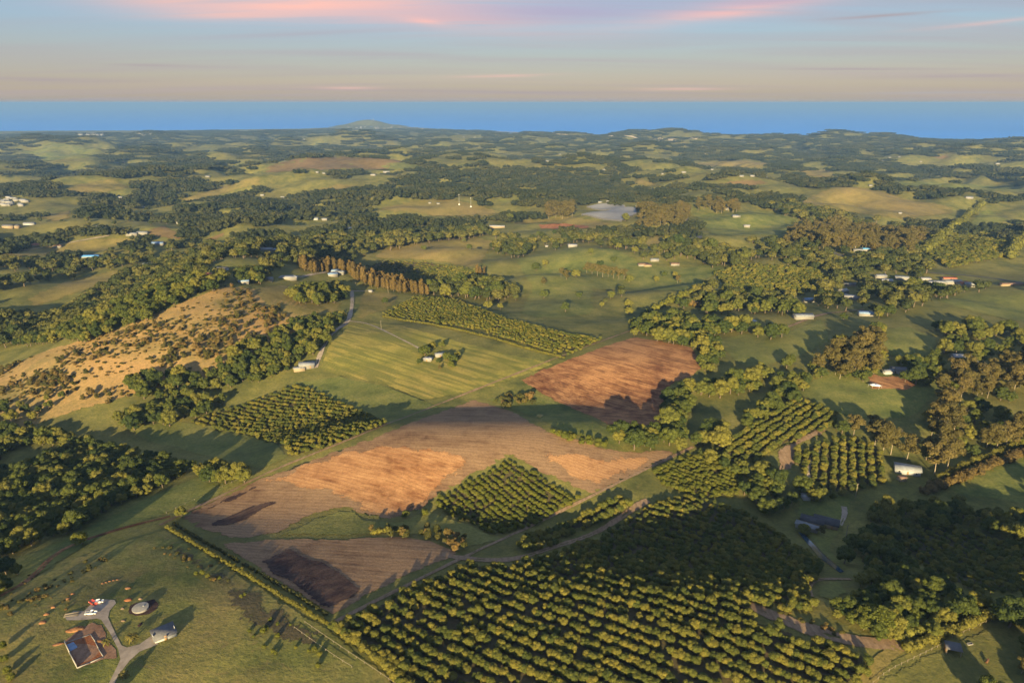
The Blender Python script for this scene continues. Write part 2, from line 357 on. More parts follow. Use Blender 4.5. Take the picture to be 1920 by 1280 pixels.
plain_mat('concrete', (0.24, 0.23, 0.215), 0.85, 0.18, 0.5)
plain_mat('wall_white', (0.21, 0.20, 0.185), 0.7, 0.06); plain_mat('wall_cream', (0.27, 0.21, 0.14), 0.75, 0.08)
plain_mat('wall_brick', (0.33, 0.15, 0.09), 0.85, 0.15); plain_mat('wall_timber', (0.30, 0.19, 0.10), 0.8, 0.2); plain_mat('wall_grey', (0.30, 0.31, 0.32), 0.7, 0.1)
roof_mat('roof_white', (0.36, 0.36, 0.37), 0.45); roof_mat('roof_grey', (0.15, 0.15, 0.16), 0.8); roof_mat('roof_silver', (0.24, 0.255, 0.28), 0.5)
roof_mat('roof_blue', (0.22, 0.32, 0.48), 0.4); roof_mat('roof_brightblue', (0.12, 0.34, 0.68), 0.4); roof_mat('roof_red', (0.36, 0.13, 0.075), 0.7); roof_mat('roof_dark', (0.075, 0.075, 0.085), 0.5); roof_mat('roof_brown', (0.20, 0.13, 0.095), 0.7)
plain_mat('bark', (0.13, 0.10, 0.075), 0.9, 0.3, 3.0); plain_mat('bark_pale', (0.27, 0.22, 0.165), 0.85, 0.25, 3.0)
plain_mat('metal_white', (0.75, 0.75, 0.75), 0.4, 0.05); plain_mat('net_side', (0.10, 0.10, 0.11)); plain_mat('net', (0.21, 0.21, 0.225), 0.8, 0.1, 0.05); plain_mat('fence_timber', (0.20, 0.17, 0.13), 0.8, 0.15)
plain_mat('paint_white', (0.8, 0.8, 0.8), 0.3, 0.02, 1, 0, 0.5); plain_mat('paint_red', (0.45, 0.06, 0.04), 0.35, 0.05, 1, 0, 0.5); plain_mat('paint_grey', (0.25, 0.26, 0.27), 0.35, 0.05, 1, 0, 0.5)
plain_mat('glass_dark', (0.02, 0.025, 0.03), 0.1, 0.05, 1, 0, 0.6); plain_mat('rubber', (0.02, 0.02, 0.02), 0.9)
plain_mat('hide_brown', (0.12, 0.06, 0.035), 0.9)
leaf_mat('leaf_orchard', (0.070, 0.088, 0.022), (0.115, 0.122, 0.026), (0.185, 0.165, 0.034))
leaf_mat('leaf_orchard_lime', (0.085, 0.10, 0.018), (0.11, 0.12, 0.02), (0.13, 0.13, 0.024))
leaf_mat('leaf_broad', (0.040, 0.060, 0.018), (0.088, 0.104, 0.023), (0.165, 0.155, 0.034))
leaf_mat('leaf_gum', (0.085, 0.075, 0.026), (0.11, 0.095, 0.032), (0.125, 0.10, 0.036), 0.25)
leaf_mat('leaf_wind', (0.10, 0.075, 0.028), (0.12, 0.085, 0.03), (0.14, 0.10, 0.036))
leaf_mat('leaf_scrub', (0.055, 0.06, 0.018), (0.095, 0.085, 0.026), (0.17, 0.115, 0.042))
leaf_mat('leaf_hedge', (0.11, 0.105, 0.022), (0.12, 0.115, 0.024), (0.13, 0.12, 0.026))
leaf_mat('leaf_far', (0.022, 0.030, 0.012), (0.032, 0.039, 0.015), (0.052, 0.054, 0.020), 0.10)
leaf_mat('leaf_mid', (0.034, 0.046, 0.015), (0.062, 0.070, 0.02), (0.12, 0.112, 0.03), 0.15)
leaf_mat('leaf_palm', (0.12, 0.11, 0.03), (0.14, 0.12, 0.035), (0.15, 0.13, 0.04))

def water_mat(name, col, rough, bs, bd, spec=0.5):
    m, nt, b = mat(name); v = objvec(nt)
    n1 = noise(nt, v, 0.00035, 5, 0.6, 0.5)
    c = MIX(nt, n1, tuple(q * 0.85 for q in col), tuple(q * 1.15 for q in col))
    L(nt, c, b.inputs['Base Color']); b.inputs['Roughness'].default_value = rough; b.inputs['Specular IOR Level'].default_value = spec
    n = noise(nt, mapped(nt, v, (1, 1, 1), 0.3), bs, 5, 0.6); bump(nt, b, n, 0.35, bd)
water_mat('sea_water', (0.05, 0.28, 0.86), 0.5, 0.02, 2.0, 0.12)
water_mat('pond_water', (0.035, 0.06, 0.09), 0.08, 0.5, 0.1, 0.6)
plain_mat('sand', (0.5, 0.42, 0.30), 0.9, 0.1, 0.02)

# ------------------------------------------------------------------ object helpers
COL = sc.collection
def mk(name, me, m=None, parent=None, loc=None, rotz=0):
    o = bpy.data.objects.new(name, me); COL.objects.link(o)
    if m is not None and me is not None and not me.materials: me.materials.append(MATS[m] if isinstance(m, str) else m)
    if parent is not None: o.parent = parent
    if loc is not None: o.location = loc
    if rotz: o.rotation_euler = (0, 0, rotz)
    return o
def tag(o, label=None, cat=None, group=None, kind=None):
    if label: o['label'] = label
    if cat: o['category'] = cat
    if group: o['group'] = group
    if kind: o['kind'] = kind
    return o
def npmesh(name, v, f, smooth=False):
    v = np.asarray(v, np.float32); f = np.asarray(f, np.int32)
    me = bpy.data.meshes.new(name); k = f.shape[1]
    me.vertices.add(len(v)); me.vertices.foreach_set('co', v.ravel())
    me.loops.add(f.size); me.loops.foreach_set('vertex_index', f.ravel())
    me.polygons.add(len(f)); me.polygons.foreach_set('loop_start', np.arange(0, f.size, k, dtype=np.int32))
    if smooth: me.polygons.foreach_set('use_smooth', np.ones(len(f), bool))
    me.update(calc_edges=True); return me

# ground sheet: a fan of rings round the viewpoint, closed all the way round
az = np.concatenate([np.linspace(-180, -52, 40, endpoint=False), np.linspace(-52, 52, 520), np.linspace(52, 180, 41)[1:-1]])
rr = np.concatenate([[0.5, 20, 45], np.geomspace(70, 12500, 620)])
A, RR = np.meshgrid(np.radians(az), rr)
gx = RR * np.sin(A); gy = RR * np.cos(A); gz = height(gx, gy)
nA, nR = len(az), len(rr)
i = np.arange(nR - 1)[:, None] * nA + np.arange(nA)[None, :]; j = np.arange(nR - 1)[:, None] * nA + (np.arange(nA)[None, :] + 1) % nA
q = np.stack([i, i + nA, j + nA, j], -1).reshape(-1, 4)
g = mk('ground', npmesh('ground', np.stack([gx, gy, gz], -1).reshape(-1, 3), q, True), 'pasture'); tag(g, 'rolling green and tawny pasture country running to the coast', kind='structure')
# sea
sa = np.radians(np.linspace(-80, 80, 121)); sr = np.geomspace(4200, 200000, 90)
A, RR = np.meshgrid(sa, sr); n1, n2 = len(sr), len(sa)
i = np.arange(n1 - 1)[:, None] * n2 + np.arange(n2 - 1)[None, :]
q = np.stack([i, i + n2, i + n2 + 1, i + 1], -1).reshape(-1, 4)
s = mk('sea', npmesh('sea', np.stack([RR * np.sin(A), RR * np.cos(A), 0 * A], -1).reshape(-1, 3), q), 'sea_water'); tag(s, 'calm blue ocean reaching to a straight horizon', kind='structure')

random.seed(3); rng = np.random.RandomState(11)
def densify(pts, step, closed=True, wob=0.0):
    out = []
    n = len(pts)
    for k in range(n if closed else n - 1):
        a = np.array(pts[k][:2], float); b = np.array(pts[(k + 1) % n][:2], float)
        m = max(1, int(np.hypot(*(b - a)) / step))
        for t in range(m): out.append(a + (b - a) * t / m)
    if not closed: out.append(np.array(pts[-1][:2], float))
    out = np.array(out)
    if wob:
        ph = np.cumsum(np.r_[0, np.hypot(*np.diff(out, axis=0).T)])
        out[:, 0] += wob * (fbm(ph / (step * 6), out[:, 1] * 0 + 3.1, 7) - 0.5) * 2
        out[:, 1] += wob * (fbm(ph / (step * 6), out[:, 1] * 0 + 8.7, 9) - 0.5) * 2
    return out
PATCH_N = [0]
def patch_world(name, w, m, lift=0.0, label=None, flat=False, rim=5.0):
    """drape a closed world outline over the terrain as its own sheet"""
    w = np.asarray(w)[:, :2]
    size = np.ptp(w, axis=0).max(); st = max(1.0, size / 55)
    d0 = np.hypot(*w.mean(0))
    PATCH_N[0] += 1
    lo = w.min(0); hi = w.max(0)
    X, Y = np.meshgrid(np.arange(lo[0], hi[0], st), np.arange(lo[1], hi[1], st)); X = X.ravel(); Y = Y.ravel()
    ins = inpoly(X, Y, w[:, 0], w[:, 1])
    # keep the inner grid clear of the outline
    n0 = len(w)
    verts = [Vector((float(a), float(b))) for a, b in w] + [Vector((float(a), float(b))) for a, b in zip(X[ins], Y[ins])]
    edges = [(k, (k + 1) % n0) for k in range(n0)]
    vo, eo, fo, *_ = delaunay_2d_cdt(verts, edges, [], 1, 1e-4)
    vx = np.array([v.x for v in vo]); vy = np.array([v.y for v in vo])
    dist = np.hypot(vx, vy)
    off = 0.10 + dist * 2.2e-4 + lift + PATCH_N[0] * 0.0015
    vz = height(vx, vy) + off
    if flat: vz[:] = float(np.min(vz)) + 0.25
    f = np.array([t for t in fo if len(t) == 3], np.int32)
    me = npmesh(name, np.stack([vx, vy, vz], -1), f, True)
    if rim:
        a0 = w; b0 = np.roll(w, -1, axis=0); ab = b0 - a0; l2 = np.maximum((ab ** 2).sum(1), 1e-9)
        dm = np.full(len(vx), 1e9)
        for c0 in range(0, len(a0)):
            t_ = np.clip(((vx - a0[c0, 0]) * ab[c0, 0] + (vy - a0[c0, 1]) * ab[c0, 1]) / l2[c0], 0, 1)
            dm = np.minimum(dm, np.hypot(vx - a0[c0, 0] - t_ * ab[c0, 0], vy - a0[c0, 1] - t_ * ab[c0, 1]))
        at = me.attributes.new('edge', 'FLOAT', 'POINT'); at.data.foreach_set('value', np.clip(1 - dm / rim, 0, 1).astype(np.float32))
    o = mk(name, me, m)
    tag(o, label, kind='structure'); return o
def inpoly(x, y, px, py):
    c = np.zeros(np.shape(x), bool); n = len(px); j = n - 1
    for i in range(n):
        if py[i] != py[j]:
            t = (py[i] > y) != (py[j] > y)
            c ^= t & (x < (px[j] - px[i]) * (y - py[i]) / (py[j] - py[i]) + px[i])
        j = i
    return c
def patch(name, pts, m, label=None, lift=0.0, wob=1.5, step=6, flat=False, rim=5.0):
    q = densify(pts, step, True, wob)
    w = P(q[:, 0], q[:, 1])
    # drop folds
    k = np.r_[True, np.hypot(*np.diff(w[:, :2], axis=0).T) > 0.15]
    return patch_world(name, w[k], m, lift, label, flat, rim)
def resample(w, st):
    seg = np.hypot(*np.diff(w[:, :2], axis=0).T); s = np.r_[0, np.cumsum(seg)]
    n = max(2, int(s[-1] / st) + 1); t = np.linspace(0, s[-1], n)
    return np.stack([np.interp(t, s, w[:, 0]), np.interp(t, s, w[:, 1])], -1)
def smooth(pts, it=2):
    p = np.array(pts, float)
    for _ in range(it):
        a = p[:-1] * 0.75 + p[1:] * 0.25; b = p[:-1] * 0.25 + p[1:] * 0.75
        p = np.concatenate([p[:1], np.stack([a, b], 1).reshape(-1, 2), p[-1:]])
    return p
def polyline(pts, st=3.0, sm=2):
    p = smooth([q[:2] for q in pts], sm) if sm else np.array(pts, float)
    w = P(p[:, 0], p[:, 1]); return resample(w, st)
def strip(name, pts, width, m, label=None, lift=0.06, st=3.0, sm=2):
    w = polyline(pts, st, sm); PATCH_N[0] += 1
    t = np.gradient(w, axis=0); t /= np.maximum(1e-6, np.hypot(t[:, 0], t[:, 1]))[:, None]; nn = np.stack([-t[:, 1], t[:, 0]], -1)
    cols = np.linspace(-0.5, 0.5, 5); wd = width * (1 + 0.8 * (fbm(np.arange(len(w)) / 5.0, np.zeros(len(w)), 5) - 0.5))
    V = np.stack([w + nn * (c * wd)[:, None] for c in cols], 1)
    z = height(V[..., 0], V[..., 1]) + 0.10 + np.hypot(V[..., 0], V[..., 1]) * 2.4e-4 + lift + PATCH_N[0] * 0.0015
    V = np.concatenate([V, z[..., None]], -1)
    i = np.arange(len(w) - 1)[:, None] * 5 + np.arange(4)[None, :]
    f = np.stack([i, i + 1, i + 6, i + 5], -1).reshape(-1, 4)
    me = npmesh(name, V.reshape(-1, 3), f, True)
    at = me.attributes.new('edge', 'FLOAT', 'POINT'); at.data.foreach_set('value', np.tile(np.array([.85, .05, .5 if m != 'asphalt' else 0, .05, .85], np.float32), len(w)))
    o = mk(name, me, m); tag(o, label, kind='structure'); return o

# ------------------------------------------------------------------ fields, tracks, water
exec_fields = [
 ('scrub_field', 'scrub_grass', 'tawny orange scrub grass on the sunny hillside', [(-60, 735), (0, 690), (110, 650), (230, 612), (330, 570), (420, 535), (470, 540), (540, 555), (600, 585), (560, 640), (480, 690), (380, 715), (250, 742), (150, 770), (60, 800), (-60, 815)]),
 ('hill_field', 'pasture_gold', 'golden green paddock on the ridge top above the scrub', [(465, 540), (520, 532), (585, 545), (620, 560), (650, 570), (640, 592), (590, 600), (540, 592), (490, 575)]),
 ('mown_field', 'meadow_mown', 'mown yellow green meadow with stripes around the lone house', [(596, 692), (612, 655), (640, 612), (700, 606), (760, 610), (880, 645), (1000, 672), (1045, 682), (985, 705), (920, 728), (850, 742), (790, 752), (720, 722), (640, 705)]),
 ('grass_field', 'pasture_lush', 'shaded green paddock between the mown meadow and orchard', [(450, 732), (560, 715), (640, 705), (720, 722), (800, 752), (830, 762), (730, 800), (640, 760), (560, 722)]),
 ('grass_field', 'pasture_lush', 'dark green paddock left of the striped orchard', [(215, 800), (330, 788), (420, 800), (520, 830), (545, 858), (490, 880), (380, 855), (280, 830)]),
 ('grass_field', 'pasture_gold', 'small lit paddock beside the lane with an orange soil patch', [(668, 548), (720, 545), (760, 555), (735, 580), (680, 600), (662, 600)]),
 ('ploughed_field', 'soil_rust', 'rust brown ploughed field at the far end of the property', [(972, 712), (1060, 674), (1190, 630), (1300, 652), (1322, 688), (1300, 705), (1262, 722), (1250, 760), (1243, 795), (1200, 802), (1150, 804), (1100, 778), (1045, 756), (1005, 735)]),
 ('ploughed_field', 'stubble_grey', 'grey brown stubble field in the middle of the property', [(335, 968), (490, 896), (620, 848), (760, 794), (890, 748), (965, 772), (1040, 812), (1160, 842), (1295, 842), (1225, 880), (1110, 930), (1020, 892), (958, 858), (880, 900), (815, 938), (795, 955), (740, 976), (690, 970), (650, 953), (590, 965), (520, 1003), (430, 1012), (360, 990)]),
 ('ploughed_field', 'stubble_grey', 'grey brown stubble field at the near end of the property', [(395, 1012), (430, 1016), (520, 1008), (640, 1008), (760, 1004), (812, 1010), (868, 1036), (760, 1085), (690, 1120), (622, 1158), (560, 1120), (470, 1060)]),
 ('stubble_patch', 'stubble', 'broad orange straw patch with painted sunlight on the hump of the stubble field', [(488, 905), (560, 872), (640, 845), (720, 830), (800, 836), (868, 848), (892, 862), (868, 888), (815, 936), (795, 953), (740, 974), (690, 968), (645, 942), (600, 926), (540, 918)]),  # sunlit slope painted as an orange overlay on the grey stubble
 ('stubble_patch', 'stubble', 'smaller orange straw patch with painted sunlight beside the small orchard plot', [(1008, 846), (1060, 842), (1130, 852), (1215, 850), (1262, 858), (1200, 884), (1120, 918), (1060, 890), (1018, 868)]),
 ('bare_patch', 'soil_purple', 'dark purple freshly turned soil patch in the grey stubble', [(470, 1045), (500, 1046), (532, 1030), (552, 1028), (580, 1042), (640, 1070), (692, 1108), (640, 1138), (610, 1146), (560, 1112), (500, 1070)]),
 ('bare_patch', 'soil_purple', 'dark turned soil strip along the track by the property corner', [(345, 968), (410, 940), (482, 908), (492, 914), (440, 940), (380, 962)]),
 ('bare_patch', 'soil_purple', 'second dark turned soil streak beside the first strip', [(385, 985), (420, 968), (500, 938), (540, 940), (500, 955), (470, 975), (430, 988), (400, 990)]),
 ('bare_patch', 'dirt', 'small pale tyre worn patch in the grey stubble', [(688, 1052), (706, 1018), (712, 1020), (694, 1056)]),
 ('grass_swale', 'pasture_lush', 'green grassed swale between the two stubble fields', [(505, 1006), (560, 985), (620, 960), (655, 955), (690, 972), (745, 978), (800, 955), (840, 965), (920, 1000), (960, 1010), (870, 1034), (812, 1008), (720, 1003), (600, 1008)]),
 ('grass_field', 'pasture_lush', 'grass round the little pond in the gully', [(940, 742), (1000, 738), (1050, 758), (1105, 782), (1150, 806), (1240, 800), (1290, 830), (1160, 840), (1060, 812), (980, 775), (905, 748)]),
 ('knoll_paddock', 'pasture_knoll', 'green knoll paddock around the building site', [(-80, 1180), (0, 1110), (140, 1045), (310, 988), (380, 1030), (500, 1105), (640, 1190), (780, 1300), (780, 1420), (-80, 1420)]),
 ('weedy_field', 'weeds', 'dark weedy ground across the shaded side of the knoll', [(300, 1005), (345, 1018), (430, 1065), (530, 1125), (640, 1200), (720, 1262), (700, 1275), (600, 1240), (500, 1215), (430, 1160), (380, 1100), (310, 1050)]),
 ('grass_field', 'pasture_lush', 'shaded green field between the gully forest and the track', [(0, 1060), (120, 1010), (220, 960), (350, 900), (400, 880), (480, 892), (400, 935), (310, 965), (200, 1000), (120, 1050), (20, 1120), (-40, 1120)]),
 ('grass_field', 'pasture', 'grass paddock with timber shelter at the bottom edge', [(1600, 1300), (1640, 1268), (1760, 1212), (1870, 1162), (1990, 1130), (2100, 1250), (2100, 1420), (1600, 1420)]),
 ('grass_field', 'pasture_lush', 'shadow streaked field beyond the long hedge', [(1760, 905), (1860, 865), (2000, 820), (2050, 900), (1960, 950), (1800, 930)]),
 ('grass_field', 'pasture_lush', 'field with white marquee among the tall trees', [(1490, 735), (1560, 690), (1620, 690), (1720, 705), (1780, 720), (1720, 780), (1640, 790), (1560, 775)]),
 ('bare_patch', 'soil_rust', 'reddish bare earth beside the house above the marquee', [(1620, 702), (1680, 705), (1730, 722), (1700, 735), (1630, 730)]),
 ('grass_field', 'pasture_lush', 'lit green field below the curved farm road', [(1340, 640), (1400, 625), (1480, 622), (1545, 595), (1560, 640), (1500, 670), (1420, 690), (1380, 680)]),
 ('grass_field', 'pasture_lush', 'shaded green field beneath the village trees', [(1640, 620), (1710, 612), (1760, 640), (1750, 672), (1660, 668)]),
 ('grass_field', 'pasture_lush', 'green field right of the white farm buildings', [(1740, 560), (1830, 540), (1990, 545), (1990, 610), (1880, 600), (1800, 580)]),
 ('grass_field', 'pasture_lush', 'broad green pasture dotted with round trees', [(960, 485), (1080, 462), (1160, 468), (1210, 492), (1270, 502), (1360, 492), (1360, 512), (1330, 525), (1290, 548), (1200, 545), (1120, 545), (1120, 590), (1040, 600), (965, 590), (990, 540)]),
 ('grass_field', 'pasture_gold', 'olive pasture behind the dark shaded orchard', [(690, 485), (720, 465), (800, 452), (880, 440), (930, 452), (910, 490), (900, 505), (800, 490)]),
 ('grass_field', 'pasture_gold', 'golden grassy knoll with the two white masts', [(700, 395), (765, 372), (860, 372), (945, 395), (920, 412), (850, 408), (740, 402)]),
 ('bare_patch', 'soil_orange', 'long orange bare soil strip in the middle distance', [(1005, 421), (1060, 418), (1110, 424), (1105, 430), (1010, 430)]),
 ('bare_patch', 'soil_orange', 'small orange soil rectangle beside the striped orchard', [(715, 560), (733, 557), (736, 562), (718, 565)]),
 ('bare_patch', 'soil_rust', 'red earth bank above the ridge forest', [(130, 560), (170, 540), (228, 525), (230, 532), (190, 550), (150, 566)]),
 ('grass_field', 'pasture_gold', 'bright pasture shelf above the red earth bank', [(40, 560), (110, 530), (180, 512), (235, 502), (242, 510), (220, 525), (165, 545), (120, 562), (60, 580)]),
 ('grass_field', 'pasture_gold', 'pale green paddock with two farm houses on the left', [(0, 472), (120, 455), (200, 445), (275, 444), (200, 470), (60, 482), (0, 482)]),
 ('grass_field', 'pasture_brown', 'rounded brown hill behind two white sheds', [(270, 432), (310, 422), (348, 440), (340, 452), (276, 444)]),
 ('grass_field', 'pasture_brown', 'dry tan paddock on the left middle hillside', [(382, 448), (425, 433), (428, 440), (395, 456)]),
 ('grass_field', 'pasture_gold', 'dome shaped golden paddock hill on the far left', [(105, 357), (150, 342), (210, 332), (252, 352), (200, 366), (130, 364)]),
 ('grass_field', 'pasture_lush', 'large smooth green hill near the coast', [(35, 285), (90, 266), (180, 274), (205, 288), (150, 300), (80, 302)]),
 ('grass_field', 'pasture_gold', 'small tan wedge field between dark trees', [(285, 351), (330, 332), (322, 345), (292, 354)]),
 ('grass_field', 'pasture_gold', 'green slope with tree belts left of centre', [(330, 372), (440, 342), (490, 325), (500, 345), (430, 364), (340, 385)]),
 ('grass_field', 'pasture_gold', 'open green slope beside the white town', [(60, 408), (140, 388), (146, 408), (90, 420)]),
 ('grass_field', 'pasture_brown', 'broad brownish cropping field in the far centre left', [(490, 312), (560, 296), (640, 292), (765, 298), (740, 320), (590, 320), (490, 326)]),
 ('grass_field', 'pasture_lush', 'blue green crop strip below the brown field', [(690, 318), (720, 304), (765, 303), (800, 312), (740, 322)]),
 ('grass_field', 'pasture_gold', 'lens shaped yellow field above the orchard hill', [(572, 360), (630, 343), (692, 347), (640, 358)]),
 ('grass_field', 'pasture_gold', 'small conical golden hill right of centre', [(1178, 348), (1200, 331), (1262, 350), (1220, 353)]),
 ('grass_field', 'pasture_lush', 'green pasture beyond the dark eucalypt belt', [(1285, 398), (1440, 390), (1512, 408), (1480, 448), (1380, 446), (1320, 440), (1298, 412)]),
 ('grass_field', 'pasture_gold', 'wide golden plateau field on the right', [(1485, 378), (1560, 350), (1622, 348), (1700, 372), (1795, 386), (1795, 402), (1700, 416), (1600, 402), (1545, 392)]),
 ('grass_field', 'pasture_brown', 'brown bare hill below ridge top houses', [(1335, 345), (1380, 334), (1425, 336), (1450, 345), (1400, 352)]),
 ('grass_field', 'pasture_gold', 'pale field strip below the coastal ridge', [(1490, 320), (1560, 314), (1570, 332), (1530, 336)]),
 ('grass_field', 'pasture_lush', 'long flat green flats below the coastal forest', [(1640, 337), (1780, 340), (1920, 352), (1990, 358), (1900, 362), (1700, 350)]),
 ('grass_field', 'pasture_brown', 'tan clearing in the coastal forest ridge', [(1745, 293), (1780, 289), (1792, 296), (1760, 301)]),
 ('grass_field', 'pasture_lush', 'triangular green paddock between long shadowed hedges', [(1806, 424), (1848, 388), (1895, 415), (1840, 428)]),
 ('grass_field', 'pasture_lush', 'small bright paddock behind the masts', [(915, 374), (960, 362), (1018, 364), (1010, 380), (940, 384)]),
 ('grass_field', 'pasture_gold', 'pasture in front of the grey net house', [(950, 412), (1080, 402), (1165, 420), (1110, 432), (1010, 418), (960, 424)]),
 ('grass_field', 'pasture_gold', 'hillside paddock near the far coast houses', [(1290, 305), (1380, 300), (1445, 304), (1430, 318), (1340, 314)]),
 ('grass_field', 'pasture_gold', 'small paddock behind the pale cottage with trees', [(1200, 452), (1238, 440), (1252, 460), (1212, 466)]),
 ('grass_field', 'pasture_lush', 'green lawn by the creek house', [(1490, 925), (1560, 915), (1600, 940), (1590, 985), (1560, 1030), (1600, 1070), (1580, 1075), (1530, 1030), (1495, 980)]),
 ('bare_patch', 'dirt', 'pale dirt clearing at the orchard corner', [(1450, 845), (1500, 818), (1545, 800), (1550, 815), (1500, 838), (1490, 880), (1468, 890), (1455, 870)]),
]
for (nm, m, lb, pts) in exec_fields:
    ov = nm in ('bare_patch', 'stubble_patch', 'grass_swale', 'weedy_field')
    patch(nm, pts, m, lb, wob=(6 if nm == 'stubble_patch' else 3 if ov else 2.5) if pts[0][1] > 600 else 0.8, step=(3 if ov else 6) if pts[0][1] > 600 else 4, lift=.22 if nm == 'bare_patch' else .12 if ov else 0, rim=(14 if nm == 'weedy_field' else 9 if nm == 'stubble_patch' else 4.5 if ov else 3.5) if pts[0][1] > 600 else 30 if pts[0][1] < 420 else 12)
# tracks and roads
strip('farm_track', [(300, 985), (335, 966), (420, 928), (492, 890), (620, 838), (760, 782), (900, 728), (1040, 672), (1188, 618)], 2.3, 'dirt', 'pale dirt track along the long edge of the stubble fields')
strip('farm_track', [(620, 1170), (760, 1098), (900, 1030), (1060, 955), (1200, 885), (1300, 838)], 2.2, 'dirt', 'dirt track between the stubble field and big orchard')
strip('dirt_track', [(0, 1118), (60, 1085), (100, 1040), (150, 1015), (230, 990), (320, 968)], 3.0, 'soil_rust', 'red earth track below the knoll paddock')
strip('dirt_track', [(830, 1038), (870, 1048), (960, 1052), (1040, 1025), (1120, 1000), (1200, 945), (1215, 938)], 4.2, 'dirt', 'bare headland track through the dark orchard')
strip('dirt_track', [(1390, 1130), (1440, 1150), (1520, 1182), (1600, 1202), (1690, 1210)], 6.5, 'dirt', 'wide grey dirt headland between two orchard blocks')
strip('dirt_track', [(1690, 1210), (1650, 1240), (1620, 1290)], 5.0, 'pasture_gold', 'tan grassy headland at the bottom corner of the orchard')
strip('dirt_track', [(1460, 890), (1470, 870), (1480, 835), (1545, 805)], 4.0, 'dirt', 'short dirt track beside the round orchard')
strip('path', [(1518, 905), (1514, 880), (1520, 860), (1535, 845)], 2.5, 'gravel', 'narrow grey path inside the round orchard')
strip('path', [(1575, 985), (1585, 965), (1582, 950)], 3.0, 'gravel', 'curved pale drive beside the creek house')
strip('driveway', [(660, 545), (661, 570), (655, 598), (648, 608), (628, 620), (612, 640), (600, 665), (592, 690)], 4.2, 'gravel', 'grey lane running down the ridge to the shed')
strip('path', [(652, 602), (690, 606), (730, 625), (790, 655), (800, 662)], 2.2, 'gravel', 'thin pale track across the mown meadow')
strip('path', [(662, 546), (690, 546), (700, 548)], 3.5, 'gravel', 'short side lane on the ridge')
strip('road', [(1340, 618), (1400, 620), (1470, 617), (1510, 600), (1545, 588), (1580, 585), (1620, 580)], 4.5, 'dirt', 'curving earth farm road through the village fields')
strip('road', [(1283, 398), (1290, 418), (1302, 436), (1318, 452)], 8, 'asphalt', 'short straight grey road in the middle distance')
strip('road', [(1550, 470), (1640, 500), (1740, 512), (1860, 520), (1990, 545)], 7, 'asphalt', 'dark road behind the white farm buildings')
strip('road', [(560, 520), (600, 512), (660, 505)], 5, 'gravel', 'pale lane between the ridge houses')
strip('road', [(0, 474), (60, 468), (130, 455), (205, 442)], 5, 'gravel', 'pale lane across the left paddocks')
# water
patch('creek_water', [(1496, 998), (1506, 1000), (1545, 1040), (1582, 1072), (1574, 1074), (1535, 1045)], 'pond_water', 'narrow blue creek below the orchard', lift=0.1, wob=0.4)
patch('pond', [(1392, 600), (1405, 597), (1420, 602), (1415, 607), (1398, 607)], 'pond_water', 'small blue farm dam on the right', lift=0.15, wob=0.4)
patch('pond', [(1004, 780), (1012, 777), (1020, 780), (1012, 784)], 'pond_water', 'tiny pond below the rust brown field', lift=0.15, wob=0.3, step=3)
patch('pond', [(1600, 468), (1625, 463), (1632, 470), (1612, 474)], 'pond_water', 'blue pool among trees behind the village', lift=0.3, wob=0.3, step=3)
patch('pond', [(1524, 1098), (1545, 1086), (1585, 1090), (1600, 1115), (1570, 1130), (1530, 1120)], 'pasture_lush', 'overgrown green dam at the creek bend', lift=0.1, wob=0.8)
strip('path', [(1522, 1125), (1515, 1100), (1530, 1085), (1595, 1086)], 2.5, 'dirt', 'tan track looping round the overgrown dam')
strip('beach', [(745, 237.7), (800, 241), (860, 244), (1000, 250), (1200, 258.5), (1340, 262.6)], 40, 'sand', 'thin pale beach along the coast', st=60, sm=1, lift=2)

# building site surfaces
patch('earth_pad', [(117, 1203), (140, 1185), (172, 1163), (194, 1170), (205, 1195), (224, 1218), (222, 1238), (196, 1238), (147, 1256)], 'earth_red', 'grey brown levelled earth round the house foundation', wob=0.8, step=4, rim=1.5)
patch('driveway', [(122, 1157), (138, 1146), (158, 1146), (172, 1132), (196, 1124), (215, 1125), (218, 1131), (206, 1145), (203, 1158), (214, 1182), (228, 1210), (238, 1214), (262, 1208), (287, 1190), (297, 1208), (262, 1222), (244, 1238), (222, 1266), (212, 1290), (200, 1290), (216, 1258), (226, 1236), (222, 1218), (206, 1186), (190, 1162), (182, 1160), (150, 1163), (126, 1163)], 'gravel', 'pale forked driveway and parking bay at the building site', wob=0.2, step=4, rim=0)
patch('bare_patch', [(236, 1150), (240, 1136), (256, 1128), (272, 1126), (290, 1120), (303, 1132), (296, 1144), (280, 1152), (252, 1158)], 'soil_purple', 'dark disturbed earth with painted shadow round the concrete tank', wob=0.5, step=3, rim=1.5)  # dark soil tone right of the tank stands in for its cast shadow

